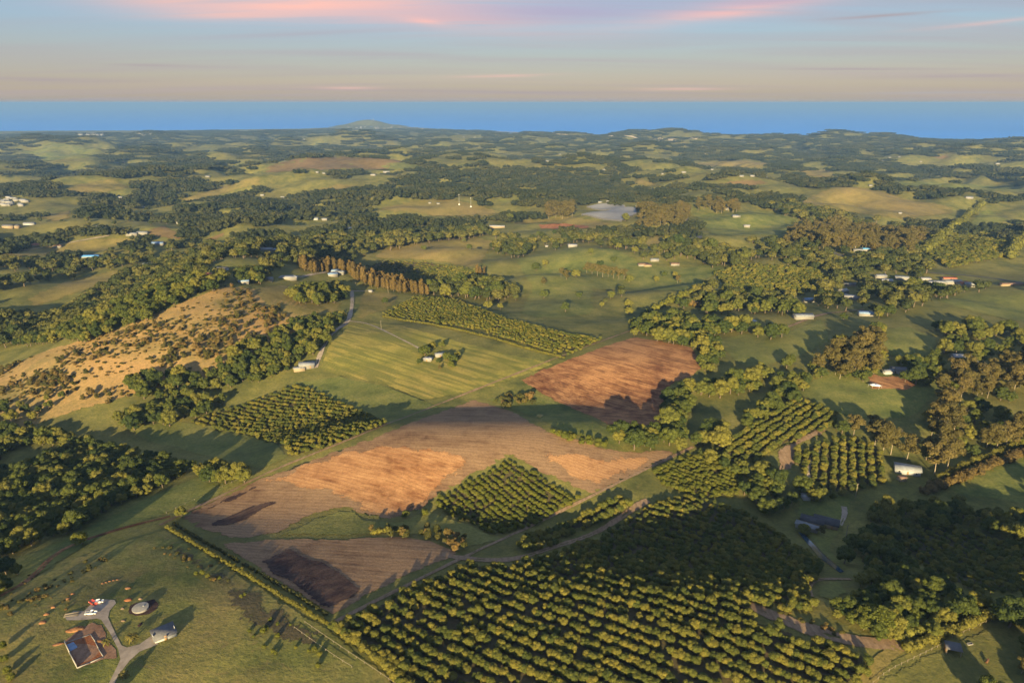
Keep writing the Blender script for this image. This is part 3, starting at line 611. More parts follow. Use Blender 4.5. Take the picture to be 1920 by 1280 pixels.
# ------------------------------------------------------------------ vegetation meshes (unit height, base at z = 0)
def ico(sub):
    bm = bmesh.new(); bmesh.ops.create_icosphere(bm, subdivisions=sub, radius=1.0)
    v = np.array([p.co[:] for p in bm.verts]); f = np.array([[p.index for p in q.verts] for q in bm.faces]); bm.free(); return v, f
ICO1 = ico(1); ICO2 = ico(2)
def unitv(n, r):
    v = r.normal(size=(n, 3)); return v / np.linalg.norm(v, axis=1)[:, None]
def crown_geo(r, lobes, nleaf, ls, up=0.25, icog=ICO1, jit=0.16, zmin=None, squash=0.85, core=0.93):
    """lobes: list of (cx,cy,cz,rad): lumpy bodies plus many leaf-sprays standing proud of them"""
    V = []; Fc = []; n = 0
    iv, jf = icog
    C = np.array([l[:3] for l in lobes]); Rd = np.array([l[3] for l in lobes])
    for c, ra in zip(C, Rd):
        v = iv * (1 + r.uniform(-jit, jit, size=(len(iv), 1)))
        v = v * ra * core * np.array([1, 1, squash]) + c
        V.append(v); Fc.append(jf + n); n += len(v)
    tri = np.concatenate(Fc)
    w = Rd ** 2 / (Rd ** 2).sum()
    pick = r.choice(len(C), size=nleaf * 2, p=w)
    d = unitv(nleaf * 2, r); d[:, 2] = np.where(d[:, 2] < -0.35, -d[:, 2], d[:, 2])
    p = C[pick] + d * Rd[pick][:, None] * r.uniform(0.9, 1.12, size=(nleaf * 2, 1)) * np.array([1, 1, squash])
    # drop sprays buried in other lobes
    dd = np.linalg.norm((p[:, None, :] - C[None]) / np.array([1, 1, squash]), axis=2) / Rd[None]
    dd[np.arange(len(p)), pick] = 9
    keep = (dd > 0.9).all(1); p = p[keep][:nleaf]; d = d[keep][:nleaf]
    m = len(p)
    nrm = d + r.normal(size=(m, 3)) * 0.55; nrm[:, 2] += up; nrm /= np.linalg.norm(nrm, axis=1)[:, None]
    t = np.cross(nrm, r.normal(size=(m, 3))); t /= np.linalg.norm(t, axis=1)[:, None]; b = np.cross(nrm, t)
    s = ls * r.uniform(0.55, 1.25, size=(m, 1)); k = r.uniform(0.45, 1.0, size=(m, 1))
    q = np.stack([p - t * s - b * s * k, p + t * s - b * s * k * 0.6, p + t * s * 0.7 + b * s * k, p - t * s * 0.8 + b * s * k], 1)
    V.append(q.reshape(-1, 3)); V = np.concatenate(V)
    qi = n + np.arange(m * 4).reshape(m, 4)
    tri = np.concatenate([tri, qi[:, [0, 1, 2]], qi[:, [0, 2, 3]]])
    return V, tri
def tube_geo(pts, rads, seg=6):
    V = []; Fq = []
    for k, (p, ra) in enumerate(zip(pts, rads)):
        a = np.arange(seg) * 2 * math.pi / seg
        V.append(np.stack([p[0] + ra * np.cos(a), p[1] + ra * np.sin(a), np.full(seg, p[2])], -1))
        if k:
            for s in range(seg):
                a0 = (k - 1) * seg + s; b0 = (k - 1) * seg + (s + 1) % seg
                Fq += [(a0, b0, b0 + seg), (a0, b0 + seg, a0 + seg)]
    return np.concatenate(V), np.array(Fq)
def merge(gs):
    V = []; Fa = []; n = 0
    for v, f in gs: V.append(v); Fa.append(f + n); n += len(v)
    return np.concatenate(V), np.concatenate(Fa)
def trunk_geo(r, top, rad, limbs, spread):
    bend = r.normal(size=2) * 0.03
    g = [tube_geo([(0, 0, -0.06), (bend[0] * .4, bend[1] * .4, top * .45), (bend[0], bend[1], top)], [rad * 1.25, rad * .85, rad * .55])]
    for k in range(limbs):
        a = k * 6.283 / limbs + r.uniform(-.4, .4); z0 = top * r.uniform(.5, .9); s = spread * r.uniform(.6, 1)
        f = z0 / top
        g.append(tube_geo([(bend[0] * f, bend[1] * f, z0), (s * .5 * math.cos(a), s * .5 * math.sin(a), z0 + (top - z0) * .5 + .1), (s * math.cos(a), s * math.sin(a), min(.92, z0 + .32))], [rad * .5, rad * .38, rad * .2], 5))
    return merge(g)
VAR = {}
def variants(kind, n, fn, leafm, barkm):
    VAR[kind] = []
    for k in range(n):
        r = np.random.RandomState(hash_kind[kind] * 50 + k)
        cv, cf, tv, tf = fn(r)
        c = npmesh(kind + '_crown', cv, cf); c.materials.append(MATS[leafm])
        t = None
        if tv is not None:
            t = npmesh(kind + '_trunk', tv, tf, True); t.materials.append(MATS[barkm])
        allv, allf = (merge([(cv, cf), (tv, tf)]) if tv is not None else (cv, cf))
        j = npmesh(kind + '_whole', allv, allf); j.materials.append(MATS[leafm])
        if tv is not None:
            j.materials.append(MATS[barkm]); mi = np.zeros(len(allf), np.int32); mi[len(cf):] = 1; j.polygons.foreach_set('material_index', mi)
        VAR[kind].append((c, t, j))
hash_kind = {k: i + 1 for i, k in enumerate(['orch', 'lime', 'broad', 'gum', 'wind', 'shrub', 'scrubtree', 'clump', 'farclump', 'midbroad', 'midorch'])}
def f_orch(r):
    lb = [(r.normal() * .05, r.normal() * .05, .50, .36)]
    for k in range(r.randint(8, 12)):
        a = r.uniform(0, 6.283); q = r.uniform(.12, .27); lb.append((q * math.cos(a), q * math.sin(a), r.uniform(.26, .80), r.uniform(.13, .22)))
    v, f = crown_geo(r, lb, 900, .034); return (v, f) + trunk_geo(r, .4, .03, 3, .15)
def f_broad(r):
    w = r.uniform(.30, .44); lb = [(0, 0, .50, w * .80)]
    for k in range(r.randint(20, 28)):
        a = r.uniform(0, 6.283); e = r.uniform(-.9, 1.25); q = w * math.cos(e) * r.uniform(.75, 1)
        lb.append((q * math.cos(a), q * math.sin(a), .50 + .34 * math.sin(e) * r.uniform(.8, 1.05), r.uniform(.085, .165)))
    v, f = crown_geo(r, lb, 2000, .023); return (v, f) + trunk_geo(r, .5, .03, 4, .2)
def f_gum(r):
    lb = [(0, 0, .5, .15)]; n = r.randint(13, 18)
    for k in range(n):
        a = r.uniform(0, 6.283); z = r.uniform(.30, .90); q = r.uniform(.05, .30) * (1.15 - .5 * abs(z - .6))
        lb.append((q * math.cos(a), q * math.sin(a), z, r.uniform(.085, .15)))
    lb.append((0, 0, .72, .17))
    v, f = crown_geo(r, lb, 1500, .024, core=0.78, jit=.3); return (v, f) + trunk_geo(r, .78, .012, 6, .28)
def f_wind(r):
    lb = [(r.normal() * .02, r.normal() * .02, z, .17 * (1.25 - abs(z - .45))) for z in (.22, .36, .5, .64, .78, .88)]
    for k in range(8):
        a = r.uniform(0, 6.283); z = r.uniform(.2, .85); lb.append((.11 * math.cos(a), .11 * math.sin(a), z, r.uniform(.07, .11)))
    v, f = crown_geo(r, lb, 520, .038, core=.85); return (v, f) + trunk_geo(r, .6, .02, 2, .1)
def f_shrub(r):
    lb = [(0, 0, .42, .40)]
    for k in range(6):
        a = r.uniform(0, 6.283); lb.append((.32 * math.cos(a), .32 * math.sin(a), r.uniform(.25, .7), r.uniform(.2, .3)))
    v, f = crown_geo(r, lb, 320, .075); return v, f, None, None
def f_scrubtree(r):
    lb = [(0, 0, .5, .3)]
    for k in range(9):
        a = r.uniform(0, 6.283); q = r.uniform(.1, .34); lb.append((q * math.cos(a), q * math.sin(a), r.uniform(.25, .82), r.uniform(.12, .2)))
    v, f = crown_geo(r, lb, 520, .05, core=.85); return (v, f) + trunk_geo(r, .45, .025, 3, .2)
def f_mid(r):
    w = r.uniform(.30, .42); lb = [(0, 0, .55, w)]
    for k in range(6):
        a = r.uniform(0, 6.283); e = r.uniform(-.2, 1.2); q = w * .8 * math.cos(e)
        lb.append((q * math.cos(a), q * math.sin(a), .55 + .3 * math.sin(e), r.uniform(.15, .24)))
    v, f = crown_geo(r, lb, 170, .075); return (v, f) + trunk_geo(r, .4, .035, 2, .15)
def clump_fn(size, ntree, h0, h1, nleaf):
    def fn(r):
        gs = []
        for k in range(ntree):
            a = r.uniform(0, 6.283); q = size * .5 * math.sqrt(r.uniform(0, 1)); h = r.uniform(h0, h1); w = h * r.uniform(.28, .42)
            cx_, cy_ = q * math.cos(a), q * math.sin(a)
            lb = [(cx_, cy_, h * .55, w), (cx_ + r.normal() * w * .5, cy_ + r.normal() * w * .5, h * .75, w * .6), (cx_ + r.normal() * w * .6, cy_ + r.normal() * w * .6, h * .5, w * .65)]
            gs.append(crown_geo(r, lb, nleaf, h * .08, jit=.2, squash=1.0))
        v, f = merge(gs); return v, f, None, None
    return fn
variants('orch', 6, f_orch, 'leaf_orchard', 'bark'); variants('lime', 4, f_orch, 'leaf_orchard_lime', 'bark')
variants('broad', 8, f_broad, 'leaf_broad', 'bark'); variants('gum', 6, f_gum, 'leaf_gum', 'bark_pale'); variants('wind', 4, f_wind, 'leaf_wind', 'bark')
variants('shrub', 5, f_shrub, 'leaf_scrub', 'bark'); variants('scrubtree', 5, f_scrubtree, 'leaf_scrub', 'bark')
variants('midbroad', 6, f_mid, 'leaf_mid', 'bark'); variants('midorch', 4, f_mid, 'leaf_orchard', 'bark')
variants('clump', 6, clump_fn(42, 20, 8, 16, 26), 'leaf_far', 'bark'); variants('farclump', 6, clump_fn(100, 95, 6, 13, 7), 'leaf_far', 'bark')

# ------------------------------------------------------------------ land use map (photo pixels -> region id)
UX0, VY0, SC = -300, 180, 2
RW, RH = 2520 // SC, 1420 // SC
RAS = np.zeros((RH, RW), np.int16)
RU, RV = np.meshgrid(UX0 + SC * (np.arange(RW) + .5), VY0 + SC * (np.arange(RH) + .5))
REG = [None]
def region(poly, **kw):
    p = np.array([q[:2] for q in poly], float); REG.append(dict(poly=p, **kw)); k = len(REG) - 1
    RAS[inpoly(RU, RV, p[:, 0], p[:, 1])] = k; return k
def reg_at(x, y, z):
    u, v = project(x, y, z)
    iu = ((u - UX0) / SC).astype(int); iv = ((v - VY0) / SC).astype(int)
    ok = (iu >= 0) & (iu < RW) & (iv >= 0) & (iv < RH) & (y > 20)
    out = np.full(np.shape(x), -1, int); out[ok] = RAS[iv[ok], iu[ok]]; return out
def T(poly, sp='broad', s=6.5, h=(8, 13), dens=1.0, label='leafy tree in a mixed belt of trees', group='belt trees'): return region(poly, t='T', sp=sp, s=s, h=h, dens=dens, label=label, group=group)
def O(poly, row, rs_, ts, h, sp='orch', label='', group='', gap=0.0): return region(poly, t='O', row=row, rs=rs_, ts=ts, h=h, sp=sp, label=label, group=group, gap=gap)
def E(poly): return region(poly, t='E')
# broad mixed country first
T([(-300, 470), (0, 485), (120, 484), (300, 465), (400, 455), (560, 440), (700, 436), (860, 420), (940, 440), (800, 450), (700, 465), (685, 490), (560, 492), (520, 512), (420, 525), (300, 490), (200, 502), (60, 530), (-300, 600)], s=8.5, h=(7, 11), dens=.62, label='leafy tree in the wooded belt behind the scrub ridge', group='trees behind the scrub ridge')
T([(1290, 452), (1500, 450), (1520, 410), (1650, 412), (1745, 440), (1740, 520), (2220, 560), (2220, 905), (1900, 840), (1640, 640), (1330, 650), (1190, 622), (1230, 582), (1330, 540), (1340, 500)], s=9.5, dens=.55, label='leafy tree among the village gardens and hedgerows', group='trees round the village')
T([(1400, 690), (1480, 740), (1560, 800), (1600, 830), (1700, 850), (1900, 850), (2220, 850), (2220, 640), (1640, 630)], s=11, dens=.45, label='leafy tree round the marquee field', group='trees round the marquee field')
T([(930, 440), (1060, 435), (1200, 440), (1300, 450), (1290, 490), (1200, 480), (1160, 462), (1080, 458), (960, 480)], s=11, dens=.4, label='small tree in the parkland beyond the pasture', group='parkland trees')
for nm, m, lb, pts in exec_fields:
    if nm == 'scrub_field': region(pts, t='S')
    elif nm == 'knoll_paddock': E(pts)
    else: E(pts)
E([(330, 970), (490, 890), (900, 740), (1190, 625), (1320, 655), (1300, 840), (1000, 985), (620, 1165)])
E([(560, 500), (700, 500), (830, 530), (960, 560), (1130, 640), (900, 740), (640, 710), (600, 690), (650, 600)])
# woods
T([(-200, 780), (30, 792), (200, 832), (352, 872), (330, 892), (250, 930), (200, 950), (130, 992), (60, 1012), (0, 1040), (-200, 1100)], s=4.9, h=(5.5, 9.5), dens=.97, label='rounded green tree in the dense gully forest', group='gully forest trees')
T([(-100, 1040), (20, 1052), (46, 1075), (30, 1096), (-100, 1130)], s=6, h=(6, 9), label='green tree at the foot of the knoll', group='trees at the foot of the knoll')
E([(0, 850), (60, 830), (120, 830), (110, 852), (60, 865), (0, 880)])
T([(-200, 590), (100, 590), (150, 560), (230, 512), (300, 490), (380, 500), (425, 530), (350, 552), (260, 602), (160, 635), (-200, 655)], s=6, h=(6, 10), dens=.95, label='dark green tree in the gully behind the scrub ridge', group='ridge gully trees')
T([(225, 722), (290, 690), (380, 700), (440, 650), (500, 612), (590, 592), (646, 588), (624, 618), (596, 655), (528, 698), (430, 722), (330, 742), (250, 744)], s=6.0, h=(6, 11), dens=.82, label='green tree on the slope below the grey lane', group='slope trees below the lane')
T([(205, 782), (300, 757), (410, 736), (432, 746), (372, 777), (250, 800)], s=6, h=(7, 11), label='green tree in the belt left of the striped orchard', group='tree belt by the striped orchard')
T([(-50, 765), (60, 745), (140, 735), (205, 742), (190, 772), (60, 802), (-50, 800)], s=12, h=(6, 10), dens=.6, label='scattered tree at the foot of the scrub hillside', group='trees below the scrub')
T([(365, 880), (395, 870), (470, 872), (460, 893), (380, 897)], s=5, h=(6, 9), label='pale green tree by the white gate corner', group='corner trees')
T([(800, 537), (840, 525), (900, 524), (966, 534), (972, 550), (930, 558), (860, 553), (812, 547)], s=9, h=(10, 14), label='broad rounded tree in the belt by the long windbreak', group='round trees by the windbreak')
T([(560, 492), (640, 497), (705, 513), (765, 532), (802, 540), (802, 549), (750, 544), (690, 527), (640, 508), (560, 500)], sp='wind', s=4.2, h=(11, 15), label='slender brown green tree in the curving windbreak', group='curving windbreak trees')
T([(862, 516), (880, 507), (912, 504), (912, 510), (885, 517)], sp='wind', s=4.5, h=(9, 12), label='slender tree in the short second windbreak', group='second windbreak trees')
T([(535, 548), (590, 532), (640, 537), (652, 556), (610, 566), (560, 564)], s=7.5, h=(8, 13), dens=.85, label='tree in the clump on the ridge top paddock', group='ridge top trees')
T([(440, 512), (500, 498), (510, 520), (470, 528)], s=7, h=(9, 14), label='tree beside the blue roofed ridge shed', group='trees by the ridge shed')
T([(782, 655), (800, 650), (812, 672), (850, 664), (862, 680), (840, 690), (800, 686), (785, 678)], s=6, h=(6, 10), dens=.6, label='garden tree round the lone meadow house', group='meadow house garden trees')
T([(1176, 607), (1220, 592), (1290, 590), (1335, 610), (1345, 640), (1318, 652), (1260, 637), (1190, 618)], s=7, h=(8, 12), dens=.92, label='green tree in the copse beyond the rust field', group='copse beyond the rust field')
T([(1312, 648), (1345, 642), (1356, 672), (1330, 696), (1312, 682)], s=6, h=(7, 11), label='tree at the corner of the rust brown field', group='rust field corner trees')
T([(1252, 738), (1292, 718), (1302, 745), (1285, 772), (1282, 802), (1258, 806), (1246, 775)], s=6, h=(8, 13), label='tree along the right side of the rust brown field', group='rust field side trees')
T([(1145, 808), (1165, 798), (1290, 806), (1302, 836), (1250, 834), (1160, 826)], s=7, h=(9, 14), label='bright green rounded tree below the rust brown field', group='trees below the rust field')
T([(1296, 800), (1362, 790), (1366, 820), (1300, 832)], s=7, h=(8, 13), label='round tree beside the property corner', group='property corner trees')
T([(1296, 728), (1340, 712), (1422, 698), (1418, 726), (1350, 738)], s=6.5, h=(7, 12), dens=.85, label='tree in the narrow creek belt right of the rust field', group='creek belt trees')
T([(905, 752), (945, 738), (1000, 742), (1010, 752), (950, 760)], s=5, h=(3, 6), sp='scrubtree', dens=.8, label='low tree in the pond gully', group='pond gully trees')
T([(1033, 806), (1090, 815), (1152, 832), (1142, 838), (1080, 828), (1035, 815)], s=3.6, h=(3, 5), sp='lime', label='low bright shrub row in the stubble field', group='bright shrub row')
T([(690, 990), (745, 985), (830, 990), (870, 1005), (880, 1030), (850, 1030), (800, 1002), (720, 1003)], s=4.5, h=(2.5, 4.5), sp='scrubtree', dens=.8, label='bushy shrub in the grassed swale', group='swale shrubs')
T([(1385, 792), (1480, 720), (1540, 682), (1640, 608), (1662, 614), (1602, 664), (1548, 696), (1482, 746), (1400, 802)], s=6, h=(6, 10), dens=.9, label='tree in the long diagonal hedgerow', group='diagonal hedgerow trees')
T([(1530, 690), (1560, 660), (1640, 620), (1660, 640), (1640, 690), (1580, 700)], s=8, h=(12, 18), sp='gum', dens=.9, label='tall olive gum in the grove above the marquee field', group='gum grove above the marquee field')
T([(1680, 690), (1720, 672), (1800, 690), (1780, 716), (1700, 712)], s=9, h=(9, 15), dens=.8, label='tree round the grey house above the marquee', group='trees by the grey house')
T([(1610, 967), (1650, 945), (1700, 950), (1760, 935), (1830, 950), (1870, 950), (1920, 965), (2050, 985), (2050, 1005), (1920, 1010), (1860, 992), (1790, 982), (1720, 986), (1640, 986)], s=6.5, h=(6.5, 11), dens=.9, label='big rounded tree in the belt above the dark plantation', group='belt above the dark plantation')
T([(1600, 1002), (1650, 995), (1690, 1005), (1690, 1030), (1640, 1045), (1605, 1030)], s=8, h=(9, 13), dens=.8, label='rounded tree by the creek lawn', group='trees by the creek lawn')
T([(1615, 1060), (1660, 1040), (1720, 1065), (1800, 1105), (1850, 1125), (1820, 1140), (1720, 1182), (1690, 1196), (1640, 1186), (1600, 1162), (1560, 1152), (1560, 1125), (1610, 1112)], s=4.6, h=(4, 8), dens=.95, label='tree in the dark creek wood above the long hedge', group='creek wood trees')
T([(1868, 1146), (1890, 1120), (2050, 1080), (2050, 1140), (1890, 1160)], s=8, h=(10, 14), label='large tree at the end of the long hedge', group='trees at the hedge end')
T([(1380, 922), (1392, 890), (1440, 872), (1482, 900), (1492, 950), (1452, 962), (1412, 942)], s=7, h=(7, 11), dens=.85, label='tree between the orchard blocks by the creek house', group='trees between orchard blocks')
T([(1500, 908), (1540, 905), (1600, 915), (1590, 935), (1520, 930)], s=7, h=(7, 11), dens=.7, label='garden tree behind the creek house', group='creek house garden trees')
T([(1300, 852), (1362, 840), (1424, 866), (1392, 892)], s=6.5, h=(6, 10), dens=.7, label='tree above the small striped orchard', group='trees above the small orchard')
T([(1780, 700), (1830, 690), (1990, 650), (1990, 720), (1850, 740), (1800, 730)], s=9, h=(10, 17), dens=.7, sp='gum', label='tall gum in the right hand grove', group='right grove gums')
T([(1580, 700), (1650, 690), (1660, 700), (1600, 712)], s=6, h=(5, 9), dens=.7, label='tree on the upper edge of the marquee field', group='marquee field edge trees')
T([(100, 850), (140, 840), (150, 850), (120, 862)], s=6, h=(6, 9), label='tree at the gully clearing', group='clearing trees')
T([(480, 455), (640, 440), (700, 440), (760, 432), (840, 425), (930, 432), (900, 440), (800, 450), (700, 468), (650, 480), (560, 482), (490, 480)], s=9, h=(9, 14), dens=.8, label='rounded tree in the belts behind the dark orchard', group='belts behind the dark orchard')
T([(960, 440), (1010, 455), (1000, 470), (930, 475), (920, 455)], s=10, h=(8, 13), dens=.7, label='tree clump at the edge of the broad pasture', group='pasture edge trees')
T([(1015, 405), (1020, 380), (1075, 380), (1075, 405)], sp='gum', s=9, h=(16, 24), dens=.9, label='tall gum in the dark stand left of the net house', group='gum stand by the net house')
T([(1165, 415), (1180, 392), (1290, 388), (1290, 418), (1200, 424)], sp='gum', s=9, h=(15, 22), dens=.9, label='tall gum in the stand right of the net house', group='gum stand right of the net house')
T([(1300, 392), (1310, 378), (1385, 380), (1385, 394)], sp='gum', s=9, h=(15, 22), label='tall gum in the far straight shelterbelt', group='far shelterbelt gums')
T([(1470, 455), (1490, 430), (1530, 415), (1620, 425), (1740, 440), (1700, 470), (1640, 470), (1560, 462)], sp='gum', s=9, h=(12, 20), dens=.85, label='brown green gum in the wooded hill behind the village', group='gum hill behind the village')
T([(1395, 500), (1240, 470), (1260, 455), (1330, 455), (1400, 478)], s=9, h=(10, 15), dens=.9, label='dense green tree in the wood beside the cottages', group='wood beside the cottages')
T([(1540, 390), (1580, 398), (1600, 412), (1530, 420), (1470, 400), (1440, 382), (1480, 378)], s=9, h=(9, 14), label='dark tree in the belt left of the golden plateau', group='belt left of the plateau')
for p_ in ([(255, 692), (330, 650), (362, 660), (300, 702)], [(470, 582), (522, 570), (545, 602), (482, 642), (440, 632)], [(60, 702), (112, 690), (132, 722), (70, 732)], [(350, 640), (420, 612), (440, 640), (382, 672)], [(150, 730), (215, 700), (235, 715), (180, 745)]):
    T(p_, sp='scrubtree', s=4.6, h=(3, 6), dens=.62, label='bushy small tree in a thicket on the tawny hillside', group='hillside thicket trees')
# orchards
OL = 'macadamia like tree in '
O([(622, 1174), (760, 1104), (880, 1056), (960, 1058), (1050, 1032), (1130, 1004), (1208, 945), (1290, 928), (1380, 955), (1440, 985), (1540, 1058), (1520, 1098), (1530, 1140), (1500, 1148), (1400, 1128), (1420, 1160), (1520, 1196), (1610, 1216), (1640, 1238), (1600, 1300), (1600, 1500), (900, 1500), (770, 1300)], ((1000, 1180), (1116, 1229)), 5.3, 2.0, (2.9, 4.3), label='bushy olive green orchard tree in the big foreground orchard rows', group='big foreground orchard rows', gap=.05)
E([(820, 1030), (1010, 1022), (1120, 990), (1195, 940), (1220, 935), (1210, 955), (1120, 1008), (1030, 1040), (960, 1056), (840, 1052)])
E([(1395, 1128), (1440, 1146), (1520, 1178), (1600, 1196), (1690, 1205), (1680, 1218), (1600, 1212), (1500, 1190), (1430, 1162)])
O([(1035, 985), (1170, 930), (1188, 948), (1110, 985), (1010, 1032), (962, 1028), (1000, 1002)], ((1040, 990), (1170, 930)), 6.0, 3.2, (4, 5.5), label='orchard tree in the narrow strip above the headland track', group='narrow orchard strip')
O([(812, 940), (955, 862), (1090, 935), (1000, 986), (925, 1002), (845, 965)], ((820, 935), (895, 992)), 3.8, 2.2, (2.2, 3.2), sp='lime', label='small bright green orchard tree in the plot inside the property', group='orchard plot inside the property')
O([(1220, 888), (1300, 848), (1398, 895), (1384, 926), (1330, 937), (1250, 910)], ((1280, 875), (1374, 909)), 4.0, 2.4, (2.6, 3.7), sp='lime', label='orchard tree in the small striped block right of the property', group='small striped orchard block')
O([(1340, 842), (1410, 790), (1500, 748), (1572, 775), (1560, 800), (1480, 832), (1420, 862), (1372, 872)], ((1440, 807), (1522, 762)), 5.2, 2.6, (3.4, 4.8), label='orchard tree in the sloping block below the marquee field', group='sloping orchard block')
O([(1478, 862), (1495, 842), (1540, 828), (1600, 820), (1662, 850), (1656, 906), (1560, 932), (1520, 902)], ((1560, 925), (1570, 830)), 5.2, 2.8, (3.6, 5.2), label='orchard tree in the rounded block beside the tall gums', group='rounded orchard block')
O([(355, 792), (560, 720), (724, 792), (640, 828), (545, 858), (528, 832), (400, 802)], ((400, 760), (530, 790)), 5.0, 2.4, (2.8, 4.0), label='orchard tree in the dark striped block left of the stubble', group='dark striped orchard block')
O([(712, 590), (780, 556), (850, 560), (930, 590), (1040, 622), (1132, 636), (1062, 667), (1000, 652), (900, 618), (800, 602)], ((740, 575), (875, 608)), 5.4, 2.6, (2.6, 3.6), label='orchard tree in the striped block above the meadow', group='striped orchard block above the meadow')
O([(685, 500), (720, 490), (800, 490), (905, 510), (860, 528), (800, 535), (720, 516)], ((700, 505), (850, 525)), 7.0, 3.4, (3, 4.5), label='orchard tree in the shaded block behind the windbreak', group='shaded orchard block')
O([(1338, 512), (1400, 495), (1522, 503), (1565, 530), (1500, 552), (1370, 547)], ((1360, 530), (1540, 522)), 8, 3.8, (5, 7), label='orchard tree in the dark block left of the village', group='dark orchard block by the village')
O([(1735, 475), (1760, 440), (1885, 438), (1892, 480), (1780, 502)], ((1740, 480), (1890, 470)), 9, 4.2, (6, 9), label='orchard tree in the far block behind the village', group='far orchard block')
O([(1660, 1012), (1740, 980), (1850, 1000), (2050, 1040), (2050, 1090), (1850, 1114), (1780, 1090), (1720, 1052)], ((1700, 1010), (1850, 1080)), 5.0, 3.0, (2.8, 4.2), label='young dark tree in the plantation right of the creek', group='dark young plantation')
FAR_WOOD = [[(540, 378), (620, 362), (720, 340), (860, 308), (1000, 312), (1010, 345), (930, 372), (760, 372), (690, 395), (560, 398)], [(960, 385), (1000, 340), (1100, 318), (1180, 330), (1180, 352), (1280, 356), (1280, 386), (1180, 392), (1080, 380), (1020, 392)],
            [(1100, 262), (1300, 264), (1500, 252), (1700, 252), (1990, 268), (1990, 300), (1740, 288), (1600, 300), (1400, 296), (1200, 285)], [(1660, 312), (1990, 310), (1990, 340), (1700, 330)],
            [(0, 260), (120, 258), (60, 275), (0, 290)], [(220, 285), (290, 270), (400, 285), (430, 305), (330, 330), (200, 330), (160, 310)], [(0, 300), (90, 310), (120, 330), (0, 345)], [(480, 272), (700, 285), (640, 292), (480, 300)],
            [(0, 340), (100, 345), (100, 372), (60, 360), (0, 365)], [(240, 360), (330, 358), (320, 385), (220, 385)], [(360, 385), (480, 385), (560, 400), (480, 430), (340, 420), (300, 400)], [(700, 402), (800, 408), (900, 420), (840, 430), (700, 440), (600, 430)]]
FAR_WOOD += [[(640, 222), (745, 222), (748, 240), (636, 240)], [(-200, 246), (300, 245), (640, 242), (640, 249), (300, 255), (-200, 258)]]
for p_ in FAR_WOOD: region(p_, t='W')

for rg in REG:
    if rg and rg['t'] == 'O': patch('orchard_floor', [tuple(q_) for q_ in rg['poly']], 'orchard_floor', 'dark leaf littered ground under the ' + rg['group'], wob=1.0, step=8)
HPX = [(10, 262, 44), (17, 427, 24), (29, 427, 22), (56, 422, 24), (66, 462, 18), (109, 464, 17), (110, 326, 30), (137, 263, 44), (171, 484, 34), (191, 428, 20), (220, 306, 30), (226, 371, 26), (232, 305, 30), (248, 441, 24), (268, 439, 24), (270, 390, 20), (278, 498, 16), (297, 459, 26), (308, 1190, 9), (337, 420, 12), (370, 514, 10), (386, 519, 14), (390, 332, 34), (418, 508, 14), (439, 314, 30), (458, 531, 13), (492, 367, 26), (500, 471, 22), (505, 526, 10), (517, 472, 14), (530, 371, 26), (540, 523, 26), (562, 694, 11), (570, 262, 44), (576, 688, 14), (592, 412, 14), (595, 324, 22), (608, 326, 30), (609, 413, 14), (624, 517, 14), (629, 511, 12), (637, 513, 16), (646, 429, 9), (660, 431, 18), (695, 548, 5), (700, 329, 42), (725, 324, 60), (803, 676, 8), (806, 382, 16), (822, 383, 20), (824, 668, 9), (870, 258, 40), (890, 258, 50), (932, 427, 42), (1025, 463, 6), (1026, 303, 36), (1050, 290, 30), (1073, 463, 19), (1087, 316, 30), (1125, 380, 26), (1132, 319, 24), (1140, 379, 22), (1197, 389, 34), (1205, 498, 18), (1214, 499, 14), (1227, 489, 16), (1242, 327, 18), (1265, 497, 16), (1282, 324, 34), (1322, 289, 30), (1335, 319, 22), (1362, 393, 12), (1380, 407, 20), (1390, 331, 32), (1400, 426, 15), (1410, 331, 32), (1435, 334, 26), (1505, 597, 18), (1510, 935, 4), (1512, 992, 11), (1518, 566, 15), (1522, 982, 11), (1548, 307, 26), (1548, 984, 12), (1580, 549, 14), (1592, 536, 20), (1598, 562, 18), (1608, 472, 16), (1622, 470, 16), (1622, 592, 13), (1632, 349, 24), (1650, 521, 18), (1655, 302, 30), (1662, 530, 16), (1664, 700, 8), (1668, 296, 30), (1686, 295, 30), (1687, 401, 18), (1688, 698, 14), (1690, 524, 20), (1690, 900, 4), (1700, 884, 16), (1726, 304, 30), (1733, 527, 16), (1742, 534, 14), (1760, 533, 22), (1778, 526, 22), (1785, 532, 30), (1804, 535, 16), (1804, 674, 16), (1816, 372, 46), (1818, 537, 16), (1822, 682, 6), (1870, 308, 46), (1895, 535, 34)]
for (u, v, lx) in HPX:
    d_ = max(250.0, 230.0 / max(.03, math.tan(math.atan((v - 640) / FPX) + PITCH))); k_ = FPX / d_ * lx * .55 + 3; dn_ = max(3, 10 * FPX / d_ * .35)
    E([(u - k_, v - k_ * .6), (u + k_, v - k_ * .6), (u + k_, v + dn_), (u - k_, v + dn_)])
E([(1078, 383), (1200, 383), (1200, 420), (1165, 424), (1078, 410)]); E([(-20, 366), (52, 366), (52, 392), (-20, 392)]); E([(850, 362), (895, 366), (895, 394), (850, 390)])
